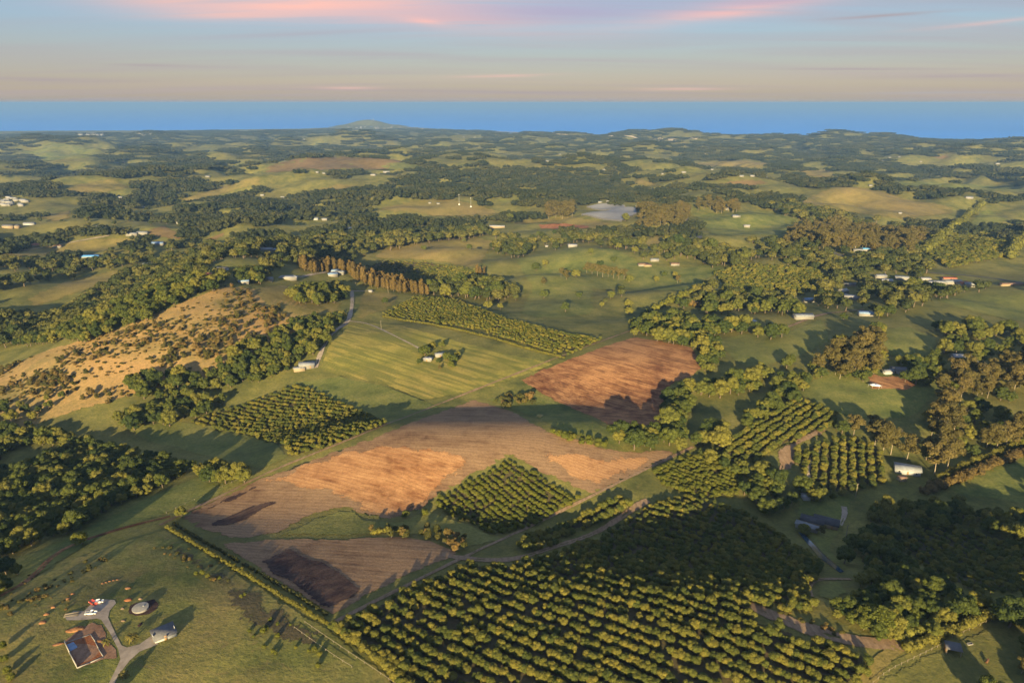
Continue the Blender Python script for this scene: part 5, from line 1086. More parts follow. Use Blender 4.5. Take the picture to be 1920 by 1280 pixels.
# --- ridge and middle distance
for a in [(458, 531, 13, 8, 3.5, 10, 'wall_white', 'roof_blue', 'gable', 'blue roofed shed at the ridge end above the scrub'), (540, 523, 26, 9, 3, 4, 'wall_white', 'roof_white', 'hip', 'long white roofed house behind the ridge trees'), (505, 526, 10, 7, 3, 0, 'wall_white', 'roof_silver', 'gable', 'small pale house left of the long white ridge house'),
          (624, 517, 14, 9, 3.5, 20, 'wall_white', 'roof_blue', 'hip', 'blue roofed house left of the ridge complex'), (637, 513, 16, 9, 3.5, -15, 'wall_white', 'roof_silver', 'hip', 'silver roofed house right of the ridge complex'), (629, 511, 12, 8, 3.5, 0, 'wall_grey', 'roof_blue', 'gable', 'blue shed behind the ridge complex'),
          (386, 519, 14, 9, 3.5, 8, 'wall_cream', 'roof_red', 'hip', 'orange roofed house in the trees left of the ridge'), (370, 514, 10, 7, 3, 0, 'wall_white', 'roof_silver', 'gable', 'small pale house in the trees beyond the ridge'), (418, 508, 14, 9, 3.5, 0, 'wall_grey', 'roof_grey', 'gable', 'grey house in the trees behind the ridge shed'),
          (695, 548, 5, 3.5, 2.6, 0, 'wall_white', 'roof_white', 'gable', 'tiny white pump hut by the ridge lane'), (1073, 463, 19, 10, 4, 10, 'wall_white', 'roof_white', 'gable', 'white farmhouse in front of dark pines'), (1025, 463, 6, 5, 2.6, 0, 'wall_white', 'roof_white', 'gable', 'little white hut left of the white farmhouse'),
          (1205, 498, 18, 9, 3, 6, 'wall_white', 'roof_brown', 'gable', 'brown roofed white cottage on the broad pasture'), (1214, 499, 14, 8, 3, 2, 'wall_cream', 'roof_brown', 'hip', 'brown roofed cottage beside the white cottage'), (1227, 489, 16, 8, 3, 0, 'wall_white', 'roof_silver', 'gable', 'silver roofed cottage behind the pasture cottages'), (1265, 497, 16, 8, 3, 2, 'wall_white', 'roof_brown', 'gable', 'lone brown roofed cottage right of the pasture cottages'),
          (932, 427, 42, 9, 4, -6, 'wall_cream', 'roof_white', 'gable', 'long pale poultry shed right of the mast knoll'), (1380, 407, 20, 11, 4, 5, 'wall_white', 'roof_silver', 'hip', 'silver roofed house in the green pasture beyond the gums'), (1400, 426, 15, 9, 4, -12, 'wall_white', 'roof_white', 'gable', 'white house with trees in the green pasture'), (1362, 393, 12, 8, 4, 0, 'wall_white', 'roof_white', 'gable', 'small white shed by the straight shelterbelt'),
          (660, 431, 18, 10, 4, 3, 'wall_white', 'roof_white', 'gable', 'bright white house on the hill left of centre'), (646, 429, 9, 7, 3, 0, 'wall_white', 'roof_silver', 'gable', 'small shed left of the bright white hill house'), (609, 413, 14, 8, 4, 0, 'wall_white', 'roof_silver', 'gable', 'pale house half hidden in brown trees'), (592, 412, 14, 9, 4, 0, 'wall_grey', 'roof_silver', 'gable', 'silver roof showing above the brown trees'),
          (500, 471, 22, 9, 4, 0, 'wall_white', 'roof_silver', 'gable', 'silver shed roof in the dark belt at left centre'), (517, 472, 14, 8, 4, 0, 'wall_white', 'roof_blue', 'gable', 'blue roofed shed in the dark belt at left centre'), (17, 427, 24, 12, 5, 0, 'wall_cream', 'roof_grey', 'gable', 'cream house at the far left edge'), (29, 427, 22, 12, 5, 0, 'wall_cream', 'roof_grey', 'gable', 'cream house beside the far left edge house'), (56, 422, 24, 11, 4, 8, 'wall_grey', 'roof_silver', 'gable', 'silver roofed house right of the two cream houses'),
          (66, 462, 18, 11, 4, 0, 'wall_cream', 'roof_red', 'hip', 'red roofed house on the pale left paddock'), (109, 464, 17, 10, 4, 0, 'wall_white', 'roof_brown', 'hip', 'brown roofed white house on the pale left paddock'), (191, 428, 20, 10, 4, 0, 'wall_cream', 'roof_grey', 'gable', 'cream shed beside the left hillside lane'), (248, 441, 24, 9, 4, 4, 'wall_white', 'roof_silver', 'gable', 'long white shed in front of the brown hill'), (268, 439, 24, 10, 4, 0, 'wall_white', 'roof_silver', 'gable', 'taller white shed in front of the brown hill'),
          (297, 459, 26, 12, 4, 0, 'wall_white', 'roof_blue', 'gable', 'pale blue roofed shed below the brown hill'), (171, 484, 34, 11, 4, 8, 'wall_white', 'roof_brightblue', 'gable', 'long blue roofed shed in the dark left woods'), (278, 498, 16, 8, 3, 2, 'wall_white', 'roof_silver', 'gable', 'silver shed above the red earth bank'), (337, 420, 12, 8, 4, 0, 'wall_white', 'roof_white', 'gable', 'small white house in the left hill woods'), (1622, 470, 16, 9, 4, 10, 'wall_white', 'roof_brightblue', 'gable', 'bright blue roofed house in the gum hill'), (1608, 472, 16, 9, 4, -20, 'wall_white', 'roof_silver', 'gable', 'silver roofed house left of the bright blue roof')]:
    u, v, lx, wy, h_, rt, wl, rf, ty_, lb = a
    house(u, v, lx, wy, h_, rt, wl, rf, ty_, lb, 0, 'house' if 'shed' not in lb and 'hut' not in lb else 'shed', 'house' if 'shed' not in lb and 'hut' not in lb else 'shed')
# --- far houses
for (u, v, lx, rf, lb) in [(530, 371, 26, 'roof_white', 'white house on the near edge of the orchard hill'), (492, 367, 26, 'roof_white', 'white house at the left foot of the orchard hill'), (595, 324, 22, 'roof_white', 'white house below the broad brown field'), (608, 326, 30, 'roof_silver', 'silver shed beside the house below the brown field'), (700, 329, 42, 'roof_white', 'left white packing shed on the orchard hill'), (725, 324, 60, 'roof_white', 'long white packing shed on the orchard hill'),
        (226, 371, 26, 'roof_silver', 'pale house below the golden dome hill'), (110, 326, 30, 'roof_white', 'white house in the far left valley'), (137, 263, 44, 'roof_white', 'white building on the far left ridge'), (220, 306, 30, 'roof_white', 'left white house on the wooded far hill'), (232, 305, 30, 'roof_silver', 'right silver house on the wooded far hill'), (390, 332, 34, 'roof_silver', 'long silver shed beyond the green slope'), (270, 390, 20, 'roof_white', 'white house in the valley right of the golden dome'), (439, 314, 30, 'roof_white', 'white house on the far tree belt'), (10, 262, 44, 'roof_white', 'white building at the far left coast woods'),
        (570, 262, 44, 'roof_white', 'white house on the far central hills'), (1050, 290, 30, 'roof_white', 'white house above the gum forest'), (1026, 303, 36, 'roof_silver', 'silver house on the hill above the gum forest'), (1087, 316, 30, 'roof_white', 'white house in the gum forest'), (1132, 319, 24, 'roof_white', 'small white house right in the gum forest'), (1282, 324, 34, 'roof_white', 'bright white house near the conical hill'), (1242, 327, 18, 'roof_white', 'small white house behind the conical hill'), (1335, 319, 22, 'roof_white', 'white house right of the conical hill'),
        (1390, 331, 32, 'roof_silver', 'left house along the brown hill crest'), (1410, 331, 32, 'roof_white', 'middle house along the brown hill crest'), (1435, 334, 26, 'roof_silver', 'right house along the brown hill crest'), (1140, 379, 22, 'roof_white', 'white house behind the net house'), (1125, 380, 26, 'roof_silver', 'shed left behind the net house'), (1197, 389, 34, 'roof_white', 'long pale shed right of the net house'), (1816, 372, 46, 'roof_white', 'large white house beyond the golden plateau'), (1687, 401, 18, 'roof_white', 'white house in the hedge ring on the plateau'), (1632, 349, 24, 'roof_silver', 'house at the top edge of the golden plateau'),
        (1548, 307, 26, 'roof_white', 'white house under the coastal ridge'), (1655, 302, 30, 'roof_white', 'first white house of the coastal hamlet'), (1668, 296, 30, 'roof_white', 'second white house of the coastal hamlet'), (1686, 295, 30, 'roof_silver', 'third white house of the coastal hamlet'), (1726, 304, 30, 'roof_white', 'white house right of the coastal hamlet'), (1870, 308, 46, 'roof_white', 'white house in the flat coastal forest'), (1322, 289, 30, 'roof_white', 'white house on the coast slope'), (890, 258, 50, 'roof_white', 'white building by the far shore'), (870, 258, 40, 'roof_white', 'small white building by the far shore'), (806, 382, 16, 'roof_white', 'white hut on the mast knoll'), (822, 383, 20, 'roof_silver', 'silver hut on the mast knoll')]:
    house(u, v, lx * .5, lx * .28, 3.2, random.uniform(-12, 12), 'wall_white', rf, 'gable', lb, 0, 'far_house', 'house')
r = np.random.RandomState(4)
for k in range(26):
    house(r.uniform(-20, 50), 370 + r.uniform(0, 17), r.uniform(13, 22), 9, 4.5, r.uniform(-25, 25), 'wall_white', ['roof_white', 'roof_silver', 'roof_white'][k % 3], 'gable', 'pale house in the dense hillside town at the left edge', 0, 'town_house', 'house', 'left edge town houses')
for k in range(16):
    house(r.uniform(150, 192), 251 + r.uniform(0, 4), r.uniform(40, 60), 24, 8, r.uniform(-10, 10), 'wall_white', 'roof_white', 'gable', 'white building in the far coastal town on the left', 0, 'town_house', 'house', 'far coastal town')
for k in range(8):
    house(r.uniform(262, 286), 251.5 + r.uniform(0, 3), r.uniform(30, 50), 20, 8, r.uniform(-10, 10), 'wall_white', 'roof_white', 'gable', 'white building in the small far cluster right of the coastal town', 0, 'town_house', 'house', 'small far cluster')
for k in range(22):
    house(r.uniform(640, 800), 238.2 + r.uniform(0, 4.5), r.uniform(24, 40), 18, 7, r.uniform(-10, 10), 'wall_white', 'roof_silver', 'gable', 'pale building of the beach town below the headland', 0, 'town_house', 'house', 'headland beach town')
# lighthouse on the cape
w = P(700, 226.5)[0]
o = thing('lighthouse', 'white lighthouse on top of the distant headland', 'lighthouse', (w[0], w[1], hz(w[0], w[1])))
part('tower', tube_geo([(0, 0, -2), (0, 0, 12), (0, 0, 22)], [5, 4, 3.4], 12), 'wall_white', o); part('gallery', tube_geo([(0, 0, 22), (0, 0, 22.8)], [5, 5], 12), 'wall_white', o)
part('lantern', tube_geo([(0, 0, 22.8), (0, 0, 26), (0, 0, 29)], [3, 3, .2], 12), 'metal_white', o)
# masts on the knoll
for (u, v, h, lb) in [(861, 384, 27, 'taller white mast on the golden knoll'), (883, 388, 24, 'shorter white mast on the golden knoll')]:
    w = P(u, v)[0]; o = thing('mast', lb, 'mast', (w[0], w[1], w[2]))
    part('pole', tube_geo([(0, 0, -1), (0, 0, h * .6), (0, 0, h)], [.42, .34, .26], 10), 'paint_grey', o); part('base_cabinet', box_geo(-2, 2, -2.5, -.8, -1, 2.2), 'metal_white', o); part('antenna', [box_geo(-.6, .6, -.2, .2, h - 2.5, h - .4)], 'metal_white', o)
# net houses
def net_house(poly, label, hh=3.2):
    w = P(*np.array(poly, float).T); c = w.mean(0)
    o = thing('net_house', label, 'net house', (c[0], c[1], c[2]))
    q = densify([tuple(p[:2]) for p in w], 9.0); st = 9.0
    X, Y = np.meshgrid(np.arange(q[:, 0].min(), q[:, 0].max(), st), np.arange(q[:, 1].min(), q[:, 1].max(), st)); X = X.ravel(); Y = Y.ravel(); k = inpoly(X, Y, q[:, 0], q[:, 1])
    vo, eo, fo, *_ = delaunay_2d_cdt([Vector((float(a), float(b))) for a, b in np.concatenate([q, np.stack([X[k], Y[k]], -1)])], [(n, (n + 1) % len(q)) for n in range(len(q))], [], 1, 1e-4)
    vx = np.array([v.x for v in vo]); vy = np.array([v.y for v in vo]); vz = height(vx, vy) + hh
    part('net_roof', (np.stack([vx - c[0], vy - c[1], vz - c[2]], -1), np.array([t for t in fo if len(t) == 3])), 'net', o, True)
    for a, b in zip(q, np.roll(q, -1, axis=0)):
        za, zb = hz(*a) - c[2], hz(*b) - c[2]; ax, ay, bx, by = a[0] - c[0], a[1] - c[1], b[0] - c[0], b[1] - c[1]
        part('side_net', (np.array([(ax, ay, za + hh), (bx, by, zb + hh), (bx, by, zb - .5), (ax, ay, za - .5)]), np.array([(0, 1, 2), (0, 2, 3)])), 'net_side', o)
        part('post', tube_geo([(ax, ay, za - 1), (ax, ay, za + hh + .2)], [.12, .12], 5), 'fence_timber', o)
net_house([(1090, 404), (1165, 416), (1193, 402), (1195, 392), (1150, 393)], 'big grey flat roofed net house in the middle distance')
net_house([(1100, 389), (1170, 392), (1172, 387), (1120, 385)], 'narrow grey net house strip behind the big one')
# --- marquee
w = P(1640, 727)[0]; o = thing('marquee', 'white canvas marquee in the shaded field', 'marquee', (w[0], w[1], w[2]), R(-15))
hexp = [(4.6 * math.cos(R(60 * k)), 2.8 * math.sin(R(60 * k)), 2.4) for k in range(6)]
part('canopy', [slab([hexp[k], hexp[(k + 1) % 6], (0, 0, 3.6)], .05) for k in range(6)], 'paint_white', o)
for p_ in hexp: part('pole', tube_geo([(p_[0], p_[1], -.3), (p_[0], p_[1], 2.4)], [.05, .05]), 'metal_white', o)
# --- timber horse shelter
w = P(1785, 1222)[0]; o = thing('field_shelter', 'small timber field shelter with purple grey roof by the fence', 'shelter', (w[0], w[1], w[2]), R(-18))
part('roof', slab([(-2.6, -2.0, 2.5), (2.6, -2.0, 2.5), (2.6, 2.0, 3.0), (-2.6, 2.0, 3.0)], .12), 'roof_grey', o)
part('back_wall', box_geo(-2.3, 2.3, 1.6, 1.75, -.4, 2.75), 'wall_timber', o); part('side_wall', box_geo(-2.35, -2.2, -1.6, 1.6, -.4, 2.6), 'wall_timber', o)
for sx in (-2.2, 2.2):
    for sy in (-1.7, 1.5): part('post', box_geo(sx - .09, sx + .09, sy - .09, sy + .09, -.5, 2.6), 'fence_timber', o)
w = P(1818, 1208)[0]; o = thing('water_trough', 'small pale trough right of the timber shelter', 'trough', (w[0], w[1], w[2]), R(10))
part('basin', [box_geo(-1, 1, -.45, .45, 0, .15), box_geo(-1, 1, -.45, -.38, .15, .6), box_geo(-1, 1, .38, .45, .15, .6), box_geo(-1, -.93, -.38, .38, .15, .6), box_geo(.93, 1, -.38, .38, .15, .6)], 'concrete', o); part('water', box_geo(-.93, .93, -.38, .38, .15, .5), 'pond_water', o)
# --- concrete tank
w = P(264, 1142)[0]; o = thing('water_tank', 'round pale concrete tank in dark disturbed earth with painted shadow', 'tank', (w[0], w[1], w[2])); o.scale = (.84, .84, .84)
def ring(r0, z0, r1, z1, seg=28): return tube_geo([(0, 0, z0), (0, 0, z1)], [r0, r1], seg)
part('tank_wall', ring(3.4, -.8, 3.4, 1.2), 'concrete', o); part('lid', tube_geo([(0, 0, 1.2), (0, 0, 1.32), (0, 0, 1.34), (0, 0, 1.65)], [3.55, 3.55, 3.4, .01], 28), 'concrete', o)
part('hatch', box_geo(.9, 1.6, .3, 1.0, 1.4, 1.75), 'paint_grey', o); part('pad', tube_geo([(-.9, -.5, -.3), (-.9, -.5, .16), (-.9, -.5, .17)], [4.4, 4.4, .01], 28), 'gravel', o)
# --- foundation walls of the new house
w = P(160, 1215)[0]; o = thing('house_foundation', 'unfinished house foundation of low concrete walls on orange earth', 'foundation', (w[0], w[1], w[2]))
def wallseg(pp, h0, h1, th=.25):
    q = P(*np.array(pp, float).T); out = []
    for a, b in zip(q[:-1], q[1:]):
        t = (b - a)[:2]; t /= np.hypot(*t); n = np.array([-t[1], t[0]]) * th / 2
        A_ = a[:2] - w[:2]; B_ = b[:2] - w[:2]; za = a[2] - w[2]; zb = b[2] - w[2]
        vv = []
        for (p_, z_) in ((A_, za), (B_, zb)):
            for s_ in (-1, 1):
                for hh in (h0, h1): vv.append((p_[0] + s_ * n[0], p_[1] + s_ * n[1], z_ + hh))
        out.append((np.array(vv), np.array([(0, 1, 3), (0, 3, 2), (4, 6, 7), (4, 7, 5), (0, 4, 5), (0, 5, 1), (2, 3, 7), (2, 7, 6), (1, 5, 7), (1, 7, 3), (0, 2, 6), (0, 6, 4)])))
    return out
part('retaining_wall', wallseg([(122, 1206), (132, 1228), (145, 1253)], -.8, 1.6), 'concrete', o)
part('front_wall', wallseg([(145, 1253), (170, 1243), (194, 1232)], -.8, .55), 'concrete', o)
part('side_wall', wallseg([(194, 1232), (185, 1217), (179, 1204), (170, 1190)], -.8, .6), 'concrete', o)
part('back_wall', wallseg([(122, 1206), (146, 1198), (170, 1190)], -.8, .4), 'concrete', o)
q = P(*np.array([(124, 1207), (146, 1250), (192, 1231), (178, 1204), (169, 1191)], float).T) - w
part('earth_floor', (np.array([(a, b, c + .30) for a, b, c in q]), np.array(fan([0, 1, 2, 3, 4]))), 'soil_orange', o)
q = P(*np.array([(126, 1209), (132, 1222), (146, 1214), (138, 1204)], float).T) - w
part('plastic_sheet', (np.array([(a, b, c + .38) for a, b, c in q]), np.array(fan([0, 1, 2, 3]))), 'roof_blue', o)
# --- soil mounds
def mound(u, v, rx, ry, h, label, m='soil_orange', group=None, rot=0):
    h *= .7
    w = P(u, v)[0]; vv, ff = ICO2; n = fbm(vv[:, 0] * 2.3 + u, vv[:, 1] * 2.3 + v, 3, 3)
    g_ = vv * (0.72 + .6 * n)[:, None] * np.array([rx, ry, h]); g_[:, 2] = np.maximum(g_[:, 2], -.3)
    o = mk('soil_mound', npmesh('soil_mound', g_, ff, True), m, None, (w[0], w[1], w[2]), R(rot)); tag(o, label, 'soil mound', group)
mound(140, 1181, 3.4, 1.5, 1.2, 'large rusty soil mound beside the house foundation', 'soil_rust', rot=22); mound(107, 1208, 2.4, .9, .6, 'long reddish soil heap left of the house foundation', 'soil_rust', rot=25); mound(186, 1203, 1.6, 1.3, .9, 'brown soil heap right of the house foundation', 'soil_rust')
for (u, v, a) in [(80, 1167, 1.5), (87, 1152, 1.2), (100, 1139, 1.0), (128, 1123, 1.2), (136, 1114, 1.0)]: mound(u, v, a, a * .8, .9, 'rusty soil clod heap in the row left of the parking bay', 'soil_rust', 'row of soil heaps left of the parking bay')
for (u, v, a) in [(192, 1094, .8), (199, 1092, .7), (206, 1090, .8), (213, 1088, .7), (220, 1087, .7)]: mound(u, v, a, a * .8, .6, 'small rusty heap in the short row above the parking bay', 'soil_rust', 'short row of heaps above the parking bay')
mound(240, 1103, 1.2, .9, .8, 'single brown heap above the tank', 'soil_rust'); mound(240, 1125, 1.7, 1.2, 1.1, 'orange heap directly left above the tank'); mound(263, 1123, .9, .8, .9, 'pale round heap just behind the tank', 'dirt'); mound(230, 1141, .8, .7, .7, 'pale small heap left of the tank', 'dirt'); mound(231, 1164, .9, .7, .6, 'pale heap below the tank', 'dirt'); mound(262, 1172, .8, 1.6, .5, 'narrow dark heap between tank and shed', 'soil_purple')
# --- vehicles
def car(u, v, rot, paint, label, name='car', cat='car', ute=False, Ls=4.8):
    w = P(u, v)[0]; o = thing(name, label, cat, (w[0], w[1], w[2] + .16), R(rot)); hw = .9; o.scale = (.78, .78, .78)
    if ute: prof = [(-Ls / 2, .45), (-Ls / 2, 1.0), (-.3, 1.0), (-.15, 1.72), (.95, 1.72), (1.45, 1.1), (Ls / 2 - .1, .98), (Ls / 2, .5)]
    else: prof = [(-Ls / 2, .45), (-Ls / 2, .95), (-1.9, 1.55), (.6, 1.6), (1.3, 1.0), (Ls / 2 - .15, .85), (Ls / 2, .45)]
    n = len(prof); vv = [(x, -hw, z) for x, z in prof] + [(x, hw, z) for x, z in prof]
    ff = fan(list(range(n))) if not ute else [(0, 1, 2), (0, 2, 5), (2, 3, 4), (2, 4, 5), (0, 5, 6), (0, 6, 7)]
    ff = ff + [tuple(reversed([k + n for k in t])) for t in ff]
    for k in range(n):
        a, b = k, (k + 1) % n; ff += [(a, b, b + n), (a, b + n, a + n)]
    part('body', (np.array(vv), np.array(ff)), paint, o)
    if ute: part('side_window', box_geo(-.1, 1.1, -hw - .01, hw + .01, 1.15, 1.6), 'glass_dark', o); part('tray', box_geo(-Ls / 2 + .1, -.35, -.8, .8, .9, 1.01), 'paint_grey', o)
    else: part('side_window', box_geo(-1.7, .6, -hw - .01, hw + .01, 1.05, 1.45), 'glass_dark', o)
    part('windscreen', slab([(1.0 if ute else .65, -.78, 1.64 if ute else 1.56), (1.0 if ute else .65, .78, 1.64 if ute else 1.56), (1.42 if ute else 1.26, .78, 1.14 if ute else 1.06), (1.42 if ute else 1.26, -.78, 1.14 if ute else 1.06)], .03), 'glass_dark', o)
    for sx in (-Ls * .3, Ls * .3):
        for sy in (-1, 1):
            wv, wf = tube_geo([(0, 0, -.11), (0, 0, .11)], [.36, .36], 12); wv = np.concatenate([wv, [(0, 0, -.11), (0, 0, .11)]]); k0 = len(wv) - 2
            wf = np.concatenate([wf, [(k0, (s + 1) % 12, s) for s in range(12)], [(k0 + 1, 12 + s, 12 + (s + 1) % 12) for s in range(12)]])
            wv = wv[:, [0, 2, 1]] + np.array([sx, sy * (hw - .05), .36]); part('wheel', (wv, wf), 'rubber', o)
car(171, 1151, 6, 'paint_white', 'white pickup truck parked across the parking bay', 'pickup_truck', 'pickup', True, 5.4)
car(175, 1132, -30, 'paint_red', 'red and white car at the back of the parking bay')
car(185, 1130, 20, 'paint_white', 'small white car beside the red one')
w = P(135, 1153)[0]; o = thing('timber_rack', 'pale timber stacked on racks at the end of the parking bay', 'timber stack', (w[0], w[1], w[2]), R(18))
for k in range(7): part('plank_bundle', box_geo(-2.6 + .1 * (k % 2), 2.4, -1.5 + k * .45, -1.2 + k * .45, .15, .3 + .12 * (k % 3)), 'fence_timber', o)
for x in (-2, 0, 2): part('bearer', box_geo(x - .08, x + .08, -1.6, 1.6, -.2, .15), 'wall_timber', o)
# --- palms
def palm(u, v, h, sp, label):
    w = P(u, v)[0]; o = thing('palm_tree', label, 'palm', (w[0], w[1], w[2])); rp = np.random.RandomState(int(u))
    part('trunk', tube_geo([(0, 0, -.3), (.05, 0, h * .5), (0, .05, h)], [.28, .22, .2], 8), 'bark', o)
    V = []; Fq = []; n = 0
    for k in range(26):
        a = k * 2.39996; e = rp.uniform(-.1, 1.0); pts = []
        for t in np.linspace(0, 1, 6):
            rr_ = sp * t * math.cos(e * .6); zz = h + sp * (math.sin(e) * t - .75 * t * t); pts.append((rr_ * math.cos(a), rr_ * math.sin(a), zz))
        for t, p_ in enumerate(pts):
            wd = .34 * math.sin(math.pi * (.12 + .85 * t / 5)); V += [(p_[0] - wd * math.sin(a), p_[1] + wd * math.cos(a), p_[2] - .12), p_, (p_[0] + wd * math.sin(a), p_[1] - wd * math.cos(a), p_[2] - .12)]
            if t:
                b = n + t * 3; Fq += [(b - 3, b - 2, b + 1), (b - 3, b + 1, b), (b - 2, b - 1, b + 2), (b - 2, b + 2, b + 1)]
        n += 18
    part('crown', (np.array(V), np.array(Fq)), 'leaf_palm', o)
palm(248, 1200, 2.2, 2.6, 'large golden palm between the driveway and tank'); palm(233, 1268, 1.6, 1.9, 'small golden palm beside the lower driveway'); palm(200, 1208, 1.8, 1.7, 'slim yellow palm right of the foundation')
# --- hedges
def hedge(pts, width, hgt_, label, m='leaf_hedge', dens=1.0, gapf=0.0, group=None, st=None):
    st = st or width * .55; w = polyline(pts, st, 1); c = w.mean(0); cz = hz(c[0], c[1]); rp = np.random.RandomState(int(pts[0][0]))
    lb = []
    for (x, y), gp in zip(w, fbm(np.arange(len(w)) / 4., np.zeros(len(w)), 12, 3)):
        if gapf and rp.uniform() < gapf: continue
        s = rp.uniform(.75, 1.15); z = hz(x, y) - cz
        lb.append((x - c[0] + rp.normal() * width * .12, y - c[1] + rp.normal() * width * .12, z + hgt_ * .45 * s, width * .5 * s))
        lb.append((x - c[0] + rp.normal() * width * .22, y - c[1] + rp.normal() * width * .22, z + hgt_ * .70 * s, width * .34 * s))
    v, f = [], []
    gs = []
    for k in range(0, len(lb), 8): gs.append(crown_geo(rp, lb[k:k + 8], int(240 * dens), max(.16, width * .07), squash=hgt_ / width))
    v, f = merge(gs); me = npmesh('hedge', v, f)
    o = mk('hedge', me, m, None, (c[0], c[1], cz)); tag(o, label, 'hedge', group); return o
hedge([(314, 990), (380, 1030), (470, 1083), (560, 1138), (612, 1170)], 1.9, 1.5, 'long low yellow green hedge along the near side of the property')
hedge([(325, 983), (400, 1026), (480, 1072), (560, 1118), (612, 1152)], 1.7, 1.3, 'thin darker shrub line just inside the long low hedge', 'leaf_scrub', .7, .25)
hedge([(632, 1182), (700, 1232), (770, 1290), (820, 1330)], 3.6, 3.4, 'thick golden hedge along the left edge of the big orchard')
hedge([(1702, 1220), (1760, 1196), (1820, 1172), (1868, 1150)], 4.0, 3.4, 'straight clipped hedge beside the fence lane at lower right')
hedge([(1690, 1204), (1760, 1172), (1830, 1142), (1860, 1130)], 3.8, 3.8, 'patchy second hedge behind the straight clipped hedge', 'leaf_broad', 1, .3)
hedge([(1735, 925), (1790, 905), (1850, 880), (1920, 852), (2010, 815)], 6.5, 5.0, 'long golden hedge along the shadow streaked field', 'leaf_wind')
hedge([(1745, 905), (1800, 880), (1860, 855), (1920, 830)], 4.5, 4.0, 'thinner olive hedge just behind the long golden hedge', 'leaf_hedge', 1, .12)
hedge([(1228, 582), (1270, 562), (1325, 536)], 7.5, 6.5, 'tall clipped hedge across the pasture beyond the rust field', 'leaf_orchard_lime')
hedge([(1318, 572), (1340, 556), (1360, 545)], 7, 6, 'shorter clipped hedge right of the tall pasture hedge', 'leaf_orchard_lime')
hedge([(1285, 573), (1320, 577), (1365, 580)], 6, 7, 'brown green hedge below the clipped hedges', 'leaf_wind')
hedge([(718, 594), (800, 608), (900, 628), (1000, 658), (1058, 672)], 2.6, 2.2, 'low pale hedge along the near edge of the meadow orchard', 'leaf_hedge')
hedge([(1735, 475), (1765, 452), (1800, 420), (1842, 386)], 16, 16, 'huge tall dark hedge running away at right', 'leaf_orchard', .9)
hedge([(1890, 486), (1915, 455), (1945, 425)], 16, 16, 'huge tall hedge at the right edge of the far orchard', 'leaf_orchard', .9)
hedge([(700, 1000), (740, 996), (760, 994)], 3, 2.4, 'short bright hedge in the grassed swale', 'leaf_hedge')
# --- fences
def fence(pts, label, st=4.0, h=1.15, m='fence_timber', rails=(.9,), pw=.06, group=None):
    w = polyline(pts, st, 1); z = hgt(w[:, 0], w[:, 1]); c = (w[0][0], w[0][1], z[0])
    o = thing('fence', label, 'fence', c, 0, group); ps = []; rl = []
    for (x, y), zz in zip(w, z): ps.append(box_geo(x - c[0] - pw, x - c[0] + pw, y - c[1] - pw, y - c[1] + pw, zz - c[2] - .4, zz - c[2] + h))
    p_ = part('post', ps, m, o); p_['kind'] = 'stuff'
    for rh_ in rails:
        V = []; Fq = []
        for k, ((x, y), zz) in enumerate(zip(w, z)):
            V += [(x - c[0], y - c[1], zz - c[2] + rh_ - .05), (x - c[0], y - c[1], zz - c[2] + rh_ + .05), (x - c[0] + .05, y - c[1] + .05, zz - c[2] + rh_ + .05)]
            if k:
                b = 3 * k; Fq += [(b - 3, b, b + 1), (b - 3, b + 1, b - 2), (b - 2, b + 1, b + 2), (b - 2, b + 2, b - 1)]
        part('rail', (np.array(V), np.array(Fq)), m, o)
    return o
fence([(552, 1178), (585, 1202), (625, 1230), (660, 1252)], 'pale post and rail fence across the knoll paddock')
fence([(572, 1168), (640, 1215), (700, 1255), (745, 1286)], 'second pale fence beside the golden hedge')
fence([(1636, 1282), (1665, 1258), (1720, 1232), (1768, 1208)], 'pale timber fence along the lane to the shelter', 3.0, 1.4)
fence([(1785, 1196), (1820, 1180), (1858, 1163), (1880, 1156)], 'pale timber fence beyond the shelter', 3.0, 1.4)
fence([(312, 962), (360, 940), (420, 912), (470, 890)], 'wire fence along the paddock edge by the farm track', 5, 1.2, 'fence_timber', (.9,), .07)
# --- power poles
for (u, v, lb) in [(715, 618, 'timber power pole in the mown meadow'), (668, 543, 'power pole beside the top of the ridge lane'), (1604, 932, 'power pole right of the rounded orchard'), (1585, 1012, 'power pole on the creek lawn'), (728, 550, 'power pole beside the small orange soil rectangle')]:
    w = P(u, v)[0]; o = thing('power_pole', lb, 'pole', (w[0], w[1], w[2]), R(30)); part('pole', tube_geo([(0, 0, -.5), (0, 0, 9)], [.2, .14], 8), 'fence_timber', o); part('crossarm', box_geo(-1.1, 1.1, -.07, .07, 8.3, 8.45), 'fence_timber', o)
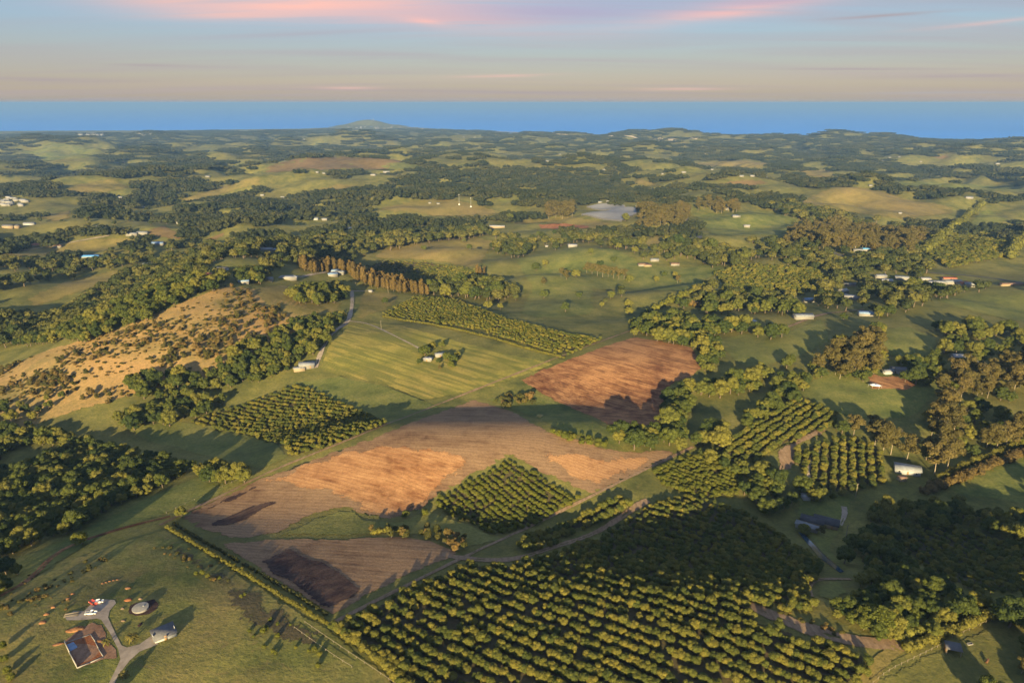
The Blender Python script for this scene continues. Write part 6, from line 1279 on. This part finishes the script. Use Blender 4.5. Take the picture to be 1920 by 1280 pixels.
# --- cattle, beehives
def cow(u, v, rot, label):
    w = P(u, v)[0]; o = bpy.data.objects.new('cow', None)
    J = [(0, 0, 1.05), (.55, 0, 1.08), (-.6, 0, 1.08), (.85, 0, 1.25), (1.15, 0, 1.35), (1.45, 0, 1.15), (.55, .2, .75), (.55, .2, .38), (.57, .2, .02), (.55, -.2, .75), (.52, -.2, .38), (.55, -.2, .02), (-.6, .2, .8), (-.72, .2, .42), (-.66, .2, .02), (-.6, -.2, .8), (-.68, -.2, .42), (-.62, -.2, .02), (-.92, 0, 1.15), (-.98, 0, .6)]
    Ed = [(0, 1), (0, 2), (1, 3), (3, 4), (4, 5), (1, 6), (6, 7), (7, 8), (1, 9), (9, 10), (10, 11), (2, 12), (12, 13), (13, 14), (2, 15), (15, 16), (16, 17), (2, 18), (18, 19)]
    Rd = [.40, .38, .36, .22, .17, .10, .16, .09, .07, .16, .09, .07, .18, .09, .07, .18, .09, .07, .06, .035]
    me = bpy.data.meshes.new('cow'); me.from_pydata(J, Ed, []); o = mk('cow', me, 'hide_brown', None, (w[0], w[1], w[2]), R(rot))
    o.modifiers.new('skin', 'SKIN'); sv = me.skin_vertices[0].data
    for k, q_ in enumerate(Rd): sv[k].radius = (q_, q_)
    sv[0].use_root = True
    sb = o.modifiers.new('sub', 'SUBSURF'); sb.levels = 1; sb.render_levels = 1
    tag(o, label, 'cow')
cow(1850, 1242, 40, 'brown cow standing alone in the shelter paddock')
# --- shrubs of the knoll and odd places
r = np.random.RandomState(31)
def bush(u, v, h, label, group, sp='shrub', wid=1.2):
    w = P(u, v)[0]; put_tree('shrub', w[0], w[1], w[2], h, sp, label, group, 'shrub', wid)
for k in range(26): t = r.uniform(); bush(290 + 130 * t + r.normal() * 9, 1022 + 62 * t + r.normal() * 8, r.uniform(.7, 1.5), 'small pale shrub in the drift across the upper knoll', 'upper knoll shrubs')
for (u, v, h) in [(368, 1078, 2.0), (380, 1076, 2.2), (390, 1082, 2.2), (412, 1086, 1.6), (452, 1120, 1.6), (460, 1116, 1.6)]: bush(u, v, h, 'bright green bush in the short line on the knoll slope', 'bright knoll bushes', 'lime')
for (u, v, h) in [(494, 1186, 2.4), (500, 1180, 2.0), (468, 1184, 1.4), (476, 1194, 1.4), (521, 1194, 1.8), (508, 1164, 1.8), (520, 1172, 1.6), (496, 1214, 1.8), (512, 1222, 1.6), (580, 1222, 1.6), (590, 1220, 2.0), (600, 1228, 2.0), (598, 1250, 2.2), (555, 1215, 1.4), (518, 1226, 1.4), (545, 1172, 1.2)]: bush(u, v, h, 'golden bush in the loose group on the lower knoll', 'lower knoll bushes', 'lime')
for k in range(30): bush(r.uniform(0, 130), 1150 - r.uniform(0, 1) * 30 - 0.35 * r.uniform(0, 130), r.uniform(.5, 1.1), 'tiny tussock on the sunny side of the knoll', 'knoll tussocks')
for k in range(34): t = r.uniform(); bush(10 + 190 * t + r.normal() * 5, 1146 - 98 * t + r.normal() * 5, r.uniform(.8, 1.8), 'low shrub in the line under the knoll crest', 'knoll crest shrubs')
for (u, v) in [(8, 1240), (14, 1262), (5, 1215), (20, 1275)]: bush(u, v, 3.0, 'taller bush at the bottom left corner', 'bottom left corner bushes', 'lime')
for k in range(18): t = r.uniform(); bush(1470 + 120 * t + r.normal() * 8, 1155 + 45 * t - 6, r.uniform(.8, 1.6), 'low weedy shrub beside the grey headland', 'headland shrubs')

# ------------------------------------------------------------------ air
hm, nt, b = mat('air'); nt.nodes.remove(b)
pv = N(nt, 'ShaderNodeVolumePrincipled'); pv.inputs['Color'].default_value = (0.19, 0.365, 0.73, 1); pv.inputs['Density'].default_value = 6.4e-5; pv.inputs['Anisotropy'].default_value = 0.0
L(nt, pv.outputs[0], nt.nodes['Material Output'].inputs['Volume'])
v, f = box_geo(-201000, 201000, -14000, 201000, -12, 372)
o = mk('haze', npmesh('haze', v, f), 'air'); tag(o, 'thin pale haze over the whole country', kind='stuff')
